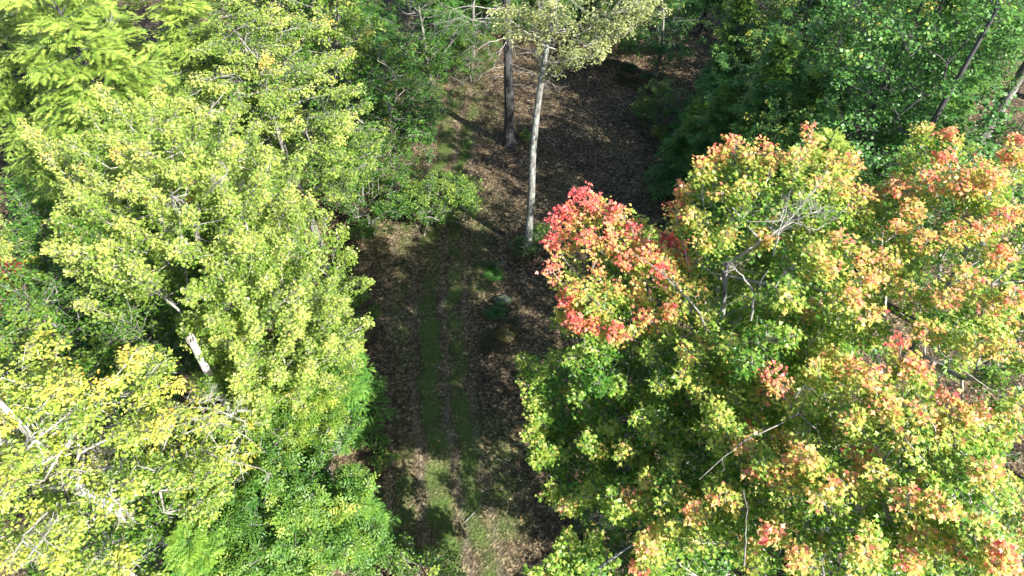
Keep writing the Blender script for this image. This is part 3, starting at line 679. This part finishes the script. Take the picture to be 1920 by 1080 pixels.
broadleaf('red_sapling', 'dark red leaved sapling cut by the left edge of the photo', c[:2], 6.6, (c[0] - .3, c[1], 5.6), (.9, .9, 1.1), shoots=16, seed=80, stops=[(0, (.10, .02, .015)), (1, (.32, .04, .03))], tone=(.5, .2), tpl=MAPLE, size=(.09, .13), rise=1, plume=.4, twigs=14, per=5, trunk_r=.05, group='young trees', shoot_len=(.5, .9))

# --- the two tall trunks standing in the clearing
tt = [at(990, 470, 0), np.array([.80, 24.15, 1.8]), np.array([.93, 24.1, 3.4]), np.array([.84, 24.2, 5.0]), at(1002, 250, 6.7), at(1009, 190, 8.0), at(1016, 140, 9.3), at(1024, 90, 10.6), at(1045, 0, 12.4), np.array([2.0, 25.0, 15]), np.array([2.3, 25.1, 18.5])]
N_ = broadleaf('tall_aspen', 'tall tree with a slender pale lichened trunk and thin yellow leaves, standing in the clearing', tt[0][:2], 19, (2.4, 24.6, 14.6), (3.7, 3.2, 4.2), shoots=115, seed=51, stops=PALEC, tone=(.55, .15), tpl=OVAL, size=(.085, .12), rise=.35, plume=.6, twigs=28, per=5,
               trunk_r=.18, trunk_pts=tt, bark=M_LICHEN, limb_bark=M_PALE, group='tall trees in the clearing', crown_from=.5, sides=12, low=-1, tone_up=.1, limb_scale=.8,
               tips=[W(925, 15, 12.2, .8), W(945, 25, 12, .8), W(965, 20, 12.2, .8), W(985, 35, 11.9, .8), W(950, 60, 11.3, .8), W(930, 50, 11.5, .8), W(1000, 30, 12, .8), W(975, 65, 11.3, .8), W(1030, 60, 11.4, .8), W(1100, 100, 10.4, .8), W(1140, 90, 10.7, .8), W(1170, 45, 11.5, .8), W(1200, 20, 12, .8), W(930, 35, 11.6, .5), W(960, 55, 11.4, .5), W(1000, 60, 11.2, .5), W(1060, 120, 10, .6), W(1085, 110, 10.2, .6), W(1110, 80, 10.8, .6), W(1150, 70, 11, .6), W(1180, 60, 11.2, .65), W(1220, 30, 11.8, .7), W(1250, 15, 12, .7), W(1070, 70, 11, .6), W(1120, 40, 11.5, .6)])
pb = at(955, 272, 0)
tp = [pb, pb + np.array([-.02, 0, 4]), pb + np.array([-.12, .05, 8]), pb + np.array([-.2, .1, 13]), pb + np.array([-.2, .1, 19])]
O_ = broadleaf('dark_pine', 'dark straight trunked pine with bare dead lower branches behind the pale trunk', pb[:2], 19.5, (pb[0] - .2, pb[1] + .6, 16.8), (3.0, 3.0, 3.2), shoots=70, seed=52, stops=HEM, tone=(.5, .15), tpl=SPRIG, size=(.2, .3), rise=.3, plume=.5, twigs=12, per=4,
               trunk_r=.27, trunk_pts=tp, bark=M_DARK, limb_bark=M_DARK, group='tall trees in the clearing', crown_from=.7, sides=12, mat=M_NEEDLE)
r5 = np.random.default_rng(5)
for k, (z, ax_, ay, l) in enumerate([(7.6, -1, -.3, 2.6), (7.2, -1, .2, 3.4), (6.6, -.8, -.7, 2.2), (6.9, 1, -.2, 2.0), (6.2, .9, -.6, 2.2), (5.6, 1, .1, 1.6), (5.2, .8, -.8, 2.4), (7.9, .7, -.7, 1.8), (8.2, -.6, -.8, 2.2), (8.0, -1, 0, 3.0), (4.8, 1, -.5, 2.4), (4.4, -1, -.2, .7), (6.4, -.3, -1, 1.8), (5.0, -.9, -.4, 1.2), (3.9, 1, -.1, .9), (7.0, .2, -1, 1.5)]):
    P0 = np.array([np.interp(z, [p[2] for p in tp], [p[j] for p in tp]) for j in range(3)]); d = nrm(np.array([ax_, ay, 0.0]))
    dead_branch(O_, [P0 + d * .2, P0 + d * l * .65 + np.array([0, 0, .06 * l]), P0 + d * l * 1.3 + np.array([0, 0, -.14 * l])], .013 + .004 * l, 330 + k, int(2 + 1.5 * l), .55 * l, droop=.35, mat=M_PALE)

# --- hemlocks
hemA = hemlock('hemlock', 'tall sunlit hemlock with drooping fronds in the top left corner', (-13.6, 20.0), 17.0, 5.2, seed=71, branches=190, stops=HEMLIT, spr=.28, trunk_r=.2, bottom=.12, open_=.65)
dup(hemA, 'sunlit hemlock between the corner hemlock and the beech at the top edge', (-12.6, 25.6), 2.1, .82)
dup(hemA, 'hemlock cut by the left edge beside the dark understorey tree', (-18.5, 23.5), 4.0, .85)
dup(hemA, 'far sunlit hemlock behind the corner hemlock', (-19.5, 30.5), 1.0, .9)
hemB = hemlock('hemlock', 'small bright green hemlock frond poking out from under the yellow maple onto the track', (-6.4, 14.4), 5.6, 2.3, seed=72, branches=60, stops=[(0, (.03, .10, .02)), (.6, (.08, .20, .03)), (1, (.18, .30, .04))], spr=.20, trunk_r=.06)
dup(hemB, 'dark green hemlock sapling at the lower left edge of the track', (-5.0, 9.5), .7, .66)
dup(hemB, 'hemlock sapling among the ash leaves near the bottom edge', (-8.4, 7.2), 2.9, 1.15)
dup(hemB, 'hemlock low at the bottom edge between the ash and the corner bush', (-7.2, 6.2), 4.4, 1.0)
hemC = hemlock('hemlock', 'hemlock with a bright pointed top right of the clearing', at(1485, 62, 10.6)[:2], 10.6, 3.1, seed=73, branches=120, spr=.26, trunk_r=.13, bottom=.15)
hemD = hemlock('hemlock', 'low bushy hemlock at the right edge of the clearing beside the red maple', at(1295, 280, 2.6)[:2], 4.4, 2.6, seed=74, branches=60, spr=.24, trunk_r=.07)
hemE = hemlock('hemlock', 'slim hemlock top showing green behind the orange maple tip', (8.6, 15.4), 13.0, 2.9, seed=75, branches=80, spr=.24, trunk_r=.11, stops=HEMLIT, bottom=.2)
for lab, src, (x, y), rot, sc in [
    ('shaded hemlock just left of the bright pointed hemlock', hemC, (9.6, 27.0), 1.2, .72),
    ('shaded hemlock right of the bright pointed hemlock', hemC, (12.2, 24.6), 2.6, .95),
    ('dim hemlock behind the gap between the two red maples', hemC, (11.0, 18.6), 3.6, .8),
    ('dim hemlock behind the left shoulder of the red maple', hemC, (8.2, 23.0), 5.2, .6),
    ('deep green hemlock under the top edge right of the fern patch', hemC, (11.4, 33.0), .5, .85),
    ('dark hemlock at the top edge above the bright pointed hemlock', hemC, (15.6, 33.5), 4.3, .95),
    ('dark hemlock behind the silvery poplar', hemC, (20.5, 30.5), 2.0, 1.0),
    ('dark hemlock left of the pine behind the clearing', hemC, (-4.4, 40.5), 3.0, .8),
    ('dark hemlock at the top edge above the shaded tree', hemC, (-8.8, 39.0), 1.4, .9),
    ('far hemlock behind the crown of the pale trunked tree', hemC, (4.2, 46.5), 5.0, .85),
    ('far hemlock right of the pale yellow crown at the top edge', hemC, (8.4, 44.0), .2, .9),
    ('far hemlock behind the pine at the head of the clearing', hemC, (-.6, 48.0), 2.4, .85),
    ('small hemlock bush beside the fern patch', hemD, (10.0, 31.6), 1.9, .85),
    ('small hemlock bush between the maple and the bushy hemlock', hemD, (9.8, 25.4), 3.9, .9),
    ('spreading hemlock bush below the silvery poplar', hemD, (14.6, 22.8), 5.4, 1.3),
    ('far hemlock beyond the dark one left of the pine', hemC, (-13.5, 46.0), 2.2, 1.0),
    ('far hemlock in the top right corner behind the poplar', hemC, (27.5, 38.0), .9, 1.1),
    ('far hemlock at the top edge right of centre', hemC, (19.5, 43.0), 3.3, 1.05),
    ('far hemlock at the top edge above the fern patch', hemC, (13.2, 45.5), 5.9, .95)]:
    dup(src, lab, (x, y), rot, sc)

# --- broadleaf trees upper right
c = np.array([13.4, 18.2])
pop = broadleaf('silvery_poplar', 'silvery green poplar with round leaves in the top right corner', c[:2], 20.0, (c[0], c[1], 12.2), (4.6, 4.3, 7.6), shoots=190, seed=91, stops=SILVER, tone=(.5, .16), tpl=ROUND, size=(.11, .15), rise=.4, plume=.65, twigs=18, per=5, trunk_r=.17, group='broadleaf trees right of the track', mat=M_GLOSSY, bark=M_DARK, limb_scale=.6)
for i, (lab, px, py, z, rr, hh, st, tn) in enumerate([
    ('dark green shrubby tree below the poplar behind the right maple', 1730, 290, 4.5, 3.0, 7.0, SILVER, .42),
    ('olive broadleaf tree at the top edge right of the clearing', 1420, 40, 7.0, 2.6, 9.5, GOLD, .30),
    ('green broadleaf tree at the top edge left of the poplar', 1640, 40, 8.5, 3.2, 11.0, GREEN, .60),
    ('dim green tree in the gap between the two red maples', 1650, 400, 4.0, 2.2, 5.8, GREEN, .42),
    ('grey green sapling beside the shaded hemlocks', 1600, 190, 4.0, 2.4, 6.0, SILVER, .35)]):
    c = at(px, py, z)
    broadleaf('broadleaf_tree', lab, c[:2], hh, (c[0], c[1], z * .95), (rr, rr, max(1.2, hh - z * .95)), shoots=int(26 + rr * rr * 7), seed=110 + i, stops=st, tone=(tn, .12), tpl=OVAL, size=(.11, .15), rise=.5, plume=.55, twigs=17, per=5, trunk_r=.05 + .008 * hh, group='broadleaf trees right of the track', low=-1)
# tall trees that stand just outside the right edge and shade the clearing
shade = broadleaf('oak', 'tall oak just beyond the right edge whose shade falls on the hemlocks', (20.5, 17.6), 20, (20.5, 17.6, 13), (5, 5, 6.5), shoots=70, seed=131, stops=GREEN, tone=(.5, .12), tpl=OVAL, size=(.2, .28), rise=.5, plume=.8, twigs=16, per=4, trunk_r=.3, group='oaks beyond the right edge')
for (x, y), ro, sc, lab in [((27, 33.0), 3.7, 1.05, 'tall oak beyond the right edge above the poplar'), ((26.5, 29.0), 2.0, 1.0, 'tall oak beyond the right edge beside the poplar'), ((20.0, 11.0), 4.0, .9, 'tall oak beyond the right edge behind the red maple'), ((17.5, 3.5), 1.0, .8, 'oak outside the bottom right corner'), ((33.0, 36.5), 5.0, 1.0, 'farthest oak beyond the right edge')]:
    dup(shade, lab, (x, y), ro, sc)

tall = dup(hemC, 'tall hemlock right of the poplar at the right edge', (18.0, 25.6), 1.1, 1.1)
# the wood goes on behind: copies of the nearer trees
for lab, src, (x, y), rot, sc in [
    ('far leafy tree at the top edge above the corner hemlock', Kb, (-19.0, 38.0), 1.9, 1.05),
    ('far leafy tree behind the beech at the top edge', Kb, (-12.0, 34.5), 3.8, .95),
    ('leafy tree beyond the corner hemlock on the left edge', Kb, (-24.5, 28.5), 5.1, 1.0),
    ('leafy tree beyond the left edge below the corner hemlock', Kb, (-20.5, 17.0), .8, .72),
    ('dark tree deep behind the large maple', Lb, (-13.8, 17.4), 2.2, .85),
    ('dark tree deep behind the beech and the large maple', Lb, (-10.8, 19.4), 4.2, .8),
    ('dark bush at the left edge between the understorey trees', Lb, (-17.6, 15.0), .6, .72),
    ('dark tree at the top edge left of the clearing', Lb, (-9.6, 34.4), 5.6, 1.05),
    ('shaded tree beyond the dark hemlock left of the pine', Lb, (-3.2, 45.2), 1.2, 1.0),
    ('shaded tree at the head of the clearing right of the pine', Lb, (2.2, 43.8), 3.1, .62),
    ('shaded tree at the top edge over the fern patch', Lb, (9.2, 40.0), 4.7, .85),
    ('shaded tree behind the bright pointed hemlock', Lb, (13.4, 31.4), .3, .95),
    ('shaded tree right of the shaded hemlocks', Lb, (17.2, 27.6), 2.7, 1.0),
    ('shaded tree at the top edge left of the far hemlock', Lb, (17.6, 39.0), 3.9, 1.1),
    ('shaded tree in the top right corner below the far hemlock', Lb, (23.5, 35.0), 5.3, 1.15),
    ('dim bush behind the right maple under the poplar', Lb, (12.4, 17.8), 1.5, .62),
    ('dim bush behind the shoulder of the scarlet tipped maple', Lb, (8.0, 20.0), 3.3, .55),
    ('dim low tree under the red maples', Lb, (4.6, 7.4), 2.4, .55),
    ('dim low tree under the right red maple', Lb, (10.2, 8.6), 5.0, .6),
    ('low green tree under the birch and the ash', Lb, (-9.4, 5.8), .9, .6)]:
    dup(src, lab, (x, y), rot, sc)

for lab, src, (x, y), rot, sc in [
    ('tall silvery tree behind the poplar in the top right', pop, (17.4, 27.6), 2.2, .9),
    ('green leafy tree at the right edge of the clearing behind the red maple', pop, (9.8, 21.0), 1.7, .52),
    ('green leafy tree between the bushy hemlock and the bright pointed hemlock', pop, (10.8, 28.0), 5.0, .48),
    ('leafy green tree left of the poplar at the top right', pop, (14.0, 23.4), 3.6, .98),
    ('silvery tree further back at the top edge', pop, (21.5, 34.0), 4.4, .7),
    ('broadleaf tree behind the bright pointed hemlock at the top edge', pop, (14.2, 31.8), .9, .62),
    ('far silvery tree at the top edge beyond the dark hemlocks', pop, (25.5, 43.0), 3.0, .8),
    ('far dark tree at the top edge between the hemlocks', Lb, (21.0, 40.0), 1.0, 1.25),
    ('shaded tree under the tall silvery tree', Lb, (19.4, 33.2), 4.0, 1.0)]:
    dup(src, lab, (x, y), rot, sc)

# ------------------------------------------------------------------ bare limbs that show through the crowns
def limbs(root, lst, r0, seed, n=3, l=.5, name='limb', mat=None):
    for k, pp in enumerate(lst):
        dead_branch(root, [at(*p) for p in pp], r0, seed + k, n, l, name, mat)
limbs(A, [[(1345, 645, 10.4), (1318, 600, 11.2), (1290, 560, 11.8), (1240, 510, 12.3), (1190, 480, 12.5)], [(1408, 600, 12.2), (1415, 550, 13.0), (1440, 505, 13.6)], [(1415, 550, 13.0), (1390, 515, 13.5), (1360, 490, 13.7)]], .03, 401, 3, .5, 'limb', M_GREY)
limbs(A, [[(1450, 480, 13.2), (1465, 420, 14.1), (1480, 370, 14.5)], [(1455, 440, 13.7), (1500, 390, 14.5), (1545, 330, 14.8)], [(1470, 420, 14.0), (1520, 400, 14.5), (1540, 395, 14.5)]], .02, 411, 8, .6, 'dead_branch')
limbs(Ct, [[(1500, 775, 11.2), (1400, 825, 11.5), (1350, 865, 11.6), (1310, 900, 11.5)], [(1490, 745, 12.2), (1510, 720, 12.8)], [(1395, 1060, 10.5), (1400, 960, 11.4), (1398, 930, 11.7)], [(1545, 1080, 10.8), (1540, 1050, 11.4)]], .02, 421, 2, .4, 'limb', M_GREY)
limbs(D, [[(1110, 1075, 6.6), (1150, 1045, 7.4), (1205, 1008, 7.9)]], .05, 431, 3, .3, 'limb', M_LICHEN)
limbs(E, [[(360, 245, 12.6), (395, 205, 13.9), (420, 170, 14.2)], [(395, 360, 12.8), (415, 335, 13.7), (430, 318, 13.9)], [(325, 390, 13), (322, 365, 13.8), (340, 350, 14)]], .03, 441, 7, .5, 'dead_branch')
limbs(hemA, [[(190, 60, 12), (215, 45, 12.8), (228, 30, 13.2)], [(120, 75, 12), (90, 82, 12.9)]], .03, 451, 5, .6, 'dead_branch')
limbs(G, [[(130, 890, 9.0), (190, 875, 10), (240, 880, 10.2)], [(170, 830, 9.2), (195, 870, 9.6)], [(200, 920, 9.4), (245, 970, 9.3)], [(90, 960, 10.4), (40, 1010, 10.8), (80, 1040, 10.6)], [(40, 1060, 10), (90, 1000, 10.9), (100, 960, 11)]], .028, 461, 6, .7)
snag = at(385, 690, 7.4)
sg = thing('birch_snag', 'broken white birch trunk jutting from the leaves left of the rounded yellow maple', 'tree', (snag[0], snag[1], 0), 'birches')
P = np.vstack([[0, 0, -.1], [.12, -.1, 3.2], [0, 0, 7.2], at(374, 668, 8.1) - np.array([snag[0], snag[1], 0]), at(358, 636, 9.1) - np.array([snag[0], snag[1], 0])])
q = np.linspace(0, 4, 17); P = np.stack([np.interp(q, np.arange(5), P[:, k]) for k in range(3)], -1)
b = Bag(); b.add(*tube(P, np.linspace(.13, .10, 17), 10)); part('trunk', b.mesh('trunk', M_BIRCH), sg)
b = Bag(); e = P[-1]
for k in range(7):
    a = k * .9; o0 = np.array([math.cos(a), math.sin(a), 0]) * .09
    b.add(*tube(np.array([e + o0 - (0, 0, .1), e + o0 * 1.1 + (0, 0, .08 + .05 * (k % 3))]), [.05, .008], 4))
part('splintered_top', b.mesh('splintered_top', M_PALE), sg)
for k in range(3):
    dead_branch(sg, [P[9 + k], P[9 + k] + np.array([(-.5, .6, .3)[k], -.3, .35]), P[9 + k] + np.array([(-1, 1.1, .7)[k], -.5, .5])], .025, 470 + k, 4, .4)

# ------------------------------------------------------------------ things on the clearing floor
def fern(label, x, y, n=11, L=.75, seed=1, stops=GREEN, tone=.5, group='ferns'):
    r = np.random.default_rng(seed); z = float(ground_z(x, y))
    root = thing('fern', label, 'fern', (x, y, z), group)
    for k in range(n):
        a = k * 6.283 / n + r.normal(0, .2); l = L * r.uniform(.75, 1.15); s = np.linspace(.08, 1, 11)
        o = np.array([math.cos(a), math.sin(a), 0]); pos = o * (l * s)[:, None] * .9; pos[:, 2] = l * (.95 * s - .75 * s * s)
        sd = np.array([-math.sin(a), math.cos(a), 0])
        pp = np.r_[pos, pos]; ax = np.r_[np.tile(sd + o * .35, (11, 1)), np.tile(-sd + o * .35, (11, 1))]; ax = ax + r.normal(0, .1, ax.shape)
        w = l * .34 * np.r_[np.sin(.35 + 2.7 * s), np.sin(.35 + 2.7 * s)]
        V, F = scatter(SPRIG, pp, ax, np.tile([0, 0, 1.0], (22, 1)) + r.normal(0, .2, (22, 3)), np.maximum(w, .03))
        c = ramp(stops, np.clip(tone + r.normal(0, .15, 22), 0, 1))
        Vr, Fr = tube(np.r_[[[0, 0, -.02]], pos], np.linspace(.012, .003, 12), 3)
        part('frond', mesh('frond', np.r_[V, Vr], [F, Fr + len(V)], M_LEAF, np.r_[np.repeat(c, len(SPRIG[0]), 0), np.tile(c[:1] * .8, (len(Vr), 1))]), root)
    return root
BRONZE = [(0, (.03, .04, .012)), (.5, (.07, .065, .02)), (1, (.12, .085, .025))]
DEEP = [(0, (.015, .05, .012)), (.5, (.03, .09, .018)), (1, (.07, .14, .03))]
k = 0
for px, py, st, tn, lab in [(930, 590, GREEN, .2, 'green fern in front of the mossy boulder beside the track'), 
                            (955, 620, BRONZE, .3, 'bronze fern below the mossy boulder'), (925, 640, BRONZE, .4, 'lowest bronze fern below the mossy boulder'), (925, 520, GREEN, .2, 'fern above the mossy boulder'),
                            (1165, 150, BRONZE, .4, 'leftmost bronze fern at the upper right end of the clearing'), (1190, 160, BRONZE, .6, 'bronze fern beside the leftmost one at the end of the clearing'), (1215, 145, BRONZE, .3, 'upper bronze fern at the right end of the clearing'),
                            (1235, 175, DEEP, .5, 'green fern at the right edge of the clearing above the leafy sapling'), (1225, 200, BRONZE, .5, 'bronze fern next to the leafy sapling'), (1255, 210, DEEP, .4, 'green fern right of the leafy sapling'), (1180, 130, DEEP, .4, 'dark fern at the far right end of the clearing')]:
    p = at(px, py, 0); fern(lab, p[0], p[1], 9 + k % 4, .62 + .1 * (k % 3), 500 + k, st, tn); k += 1
m_, t, out = new_mat('mossy_rock')
p_ = t.nodes.new('ShaderNodeBsdfPrincipled'); p_.inputs['Roughness'].default_value = .9
n_ = t.nodes.new('ShaderNodeTexNoise'); n_.inputs['Scale'].default_value = 5; n_.inputs['Detail'].default_value = 6
rr_ = t.nodes.new('ShaderNodeValToRGB'); e_ = rr_.color_ramp.elements
e_[0].position = .4; e_[0].color = (.038, .038, .036, 1); e_[1].position = .62; e_[1].color = (.05, .09, .03, 1)
tc_ = t.nodes.new('ShaderNodeTexCoord'); t.links.new(tc_.outputs['Object'], n_.inputs['Vector']); t.links.new(n_.outputs[0], rr_.inputs[0]); t.links.new(rr_.outputs[0], p_.inputs['Base Color'])
bm_ = t.nodes.new('ShaderNodeBump'); bm_.inputs['Distance'].default_value = .05; t.links.new(n_.outputs[0], bm_.inputs['Height']); t.links.new(bm_.outputs[0], p_.inputs['Normal']); t.links.new(p_.outputs[0], out.inputs[0])
def boulder(label, px, py, rx, ry, rz, seed):
    th = np.linspace(0, math.pi, 15); ph = np.linspace(0, 2 * math.pi, 22, endpoint=False); T_, P_ = np.meshgrid(th, ph, indexing='ij')
    d = np.stack([np.sin(T_) * np.cos(P_), np.sin(T_) * np.sin(P_), np.cos(T_)], -1).reshape(-1, 3)
    d = np.sign(d) * np.abs(d) ** .8
    V = d * np.array([rx, ry, rz]) * (1 + .22 * wobble(d * 1.5, seed)[:, None])
    i = np.arange(14)[:, None] * 22; j = np.arange(22)[None]; k2 = (j + 1) % 22
    F = np.stack([i + j, i + 22 + j, i + 22 + k2, i + k2], -1).reshape(-1, 4)
    o = part('boulder', mesh('boulder', V, F, m_), None, None, label); o['category'] = 'rock'; c = at(px, py, 0)
    o.location = (c[0], c[1], float(ground_z(c[0], c[1])) + rz * .25); o.rotation_euler = (0, .1, seed); o['group'] = 'boulders by the track'
boulder('mossy grey boulder among ferns beside the track', 942, 566, .42, .3, .17, 3)
def spot_shrub(label, px, py, H, r, seed, stops, tone, n=26, tpl=OVAL, size=(.07, .11)):
    c = at(px, py, 0)
    return broadleaf('leafy_plant', label, c[:2], H, (c[0], c[1], H * .55), (r, r, H * .45), shoots=n, seed=seed, stops=stops, tone=(tone, .12), tpl=tpl, size=size, rise=.9, plume=.25, twigs=9, per=4, trunk_r=.02, group='small plants on the clearing', cat='plant', shoot_len=(.25, .5), crown_from=.05)
spot_shrub('leafy plant at the foot of the tall pale trunk', 985, 478, 1.1, .75, 601, DEEP, .75, 40)
spot_shrub('second leafy plant right of the foot of the tall pale trunk', 1012, 455, 1.2, .6, 602, LIME, .25, 24)
spot_shrub('upright leafy sapling at the right edge of the clearing', 1200, 222, 1.5, .5, 603, GREEN, .75, 26)
spot_shrub('yellowish small plant below the upright sapling', 1232, 258, .9, .5, 604, GOLD, .4, 18)
spot_shrub('low green plant right of the dark pine trunk', 985, 262, .5, .5, 605, GREEN, .6, 16)
spot_shrub('low weed on the track above the boulder', 925, 505, .45, .4, 606, DEEP, .7, 14)
spot_shrub('small weed at the left edge of the track', 720, 870, .6, .5, 607, GREEN, .7, 16)
spot_shrub('weed clump on the left verge below the sunlit shrub', 690, 440, .9, .8, 608, LIME, .35, 26)
spot_shrub('weed clump nearest the sunlit shrub on the left verge', 740, 395, .9, .7, 609, LIME, .3, 24)
c = at(868, 160, 0)
wb = thing('bare_bush', 'wispy bare grey bush on the track left of the dark pine', 'bush', (c[0], c[1], float(ground_z(c[0], c[1]))), 'shrubs')
for k in range(9):
    a = k * .7; d = np.array([math.cos(a), math.sin(a), 0]); b0 = np.array(wb.location)
    dead_branch(wb, [b0, b0 + d * .3 + (0, 0, .5), b0 + d * .8 + (0, 0, .9)], .012, 620 + k, 6, .5, 'stem', M_GREY)
for k, (p0, p1, lab) in enumerate([((940, 485), (962, 520), 'fallen stick beside the foot of the pale trunk'), ((1010, 760), (985, 800), 'fallen stick near the left flank of the red maple'), ((830, 330), (875, 345), 'fallen stick on the track under the arching shrub'), ((1130, 300), (1180, 285), 'fallen stick in the middle of the shaded clearing'), ((870, 980), (905, 945), 'fallen stick low on the track'), ((735, 600), (770, 575), 'fallen stick on the left side of the track below the yellow maple'), ((1090, 250), (1060, 280), 'fallen stick right of the pale trunk'), ((900, 420), (930, 410), 'fallen stick on the track left of the pale trunk'), ((820, 690), (850, 700), 'fallen stick across the grass strip'), ((1150, 200), (1190, 195), 'fallen stick near the fern patch'), ((930, 860), (975, 880), 'fallen stick right of the lower track')]):
    q0, q1 = at(*p0, 0), at(*p1, 0)
    fb = thing('fallen_stick', lab, 'stick', (q0[0], q0[1], float(ground_z(q0[0], q0[1]))), 'fallen sticks')
    dead_branch(fb, [(q0[0], q0[1], .05 + ground_z(q0[0], q0[1])), (q1[0], q1[1], .06 + ground_z(q1[0], q1[1]))], .022, 640 + k, 3, .3, 'stick', M_GREY)

for lab, src, (x, y), rot, sc in [
    ('shrub at the foot of the shaded dark green tree', Ls, (-6.2, 28.6), 2.0, .8),
    ('low shrub at the upper left edge of the clearing', Ls, (-5.6, 34.0), 4.2, .75),
    ('low shrub at the far left end of the clearing', Ls, (-5.4, 37.4), 1.1, .8),
    ('low shrub under the rounded yellow maple at the track edge', Ls, (-7.4, 18.6), 3.3, .75),
    ('low shrub behind the bright hemlock frond on the left verge', Ls, (-7.8, 16.0), 5.2, .6),
    ('low shrub between the fern patch and the bushy hemlock', Ls, (8.6, 33.6), .4, .7),
    ('low shrub at the far right end of the clearing', Ls, (6.4, 42.0), 2.9, .9)]:
    dup(src, lab, (x, y), rot, sc)

for lab, src, (x, y), rot, sc in [
    ('dim sapling under the skirt of the scarlet tipped maple', Lb, (3.0, 9.6), 1.3, .42),
    ('dim sapling under the middle of the red maples', Lb, (5.6, 9.0), 4.6, .5),
    ('dim sapling at the bottom edge under the red maples', Lb, (3.6, 6.2), .2, .42),
    ('dim sapling at the back of the red maples', Lb, (6.6, 13.0), 2.5, .55),
    ('dim sapling under the right red maple near its trunk', Lb, (9.4, 12.6), 3.5, .55),
    ('dim sapling under the birch in the corner', Lb, (-11.0, 9.6), 5.5, .6),
    ('dim sapling between the birch and the young birch', Lb, (-9.2, 9.0), 2.1, .6)]:
    dup(src, lab, (x, y), rot, sc)

for lab, src, (x, y), rot, sc in [
    ('dark tree closing the far end of the track left of the pine', Lb, (-2.6, 42.2), .8, .95),
    ('dark tree overhanging the upper left end of the track', Lb, (-5.0, 38.6), 3.4, .92),
    ('dark hemlock closing the far end of the track', hemC, (-2.0, 45.6), 2.8, .95),
    ('dark low tree right of the far end of the track', Lb, (1.2, 46.4), 5.1, .9)]:
    dup(src, lab, (x, y), rot, sc)

for lab, src, (x, y), rot, sc in [
    ('low tree under the maple at the right edge of the photo', Lb, (13.4, 9.4), 1.7, .8),
    ('low tree in the bottom right corner under the red maples', Lb, (11.2, 6.2), 4.4, .7),
    ('dark bush at the left edge beside the red sapling', Lb, (-17.4, 19.2), 2.9, .85),
    ('dark bush between the understorey trees and the large maple', Lb, (-13.6, 13.6), 5.0, .7)]:
    dup(src, lab, (x, y), rot, sc)

dup(Lb, 'dark low tree at the far right end of the clearing', (6.6, 45.4), 2.3, .8)
dup(Ls, 'low shrub at the far end of the track under the dead pine branches', (-2.6, 39.4), 4.9, .7)
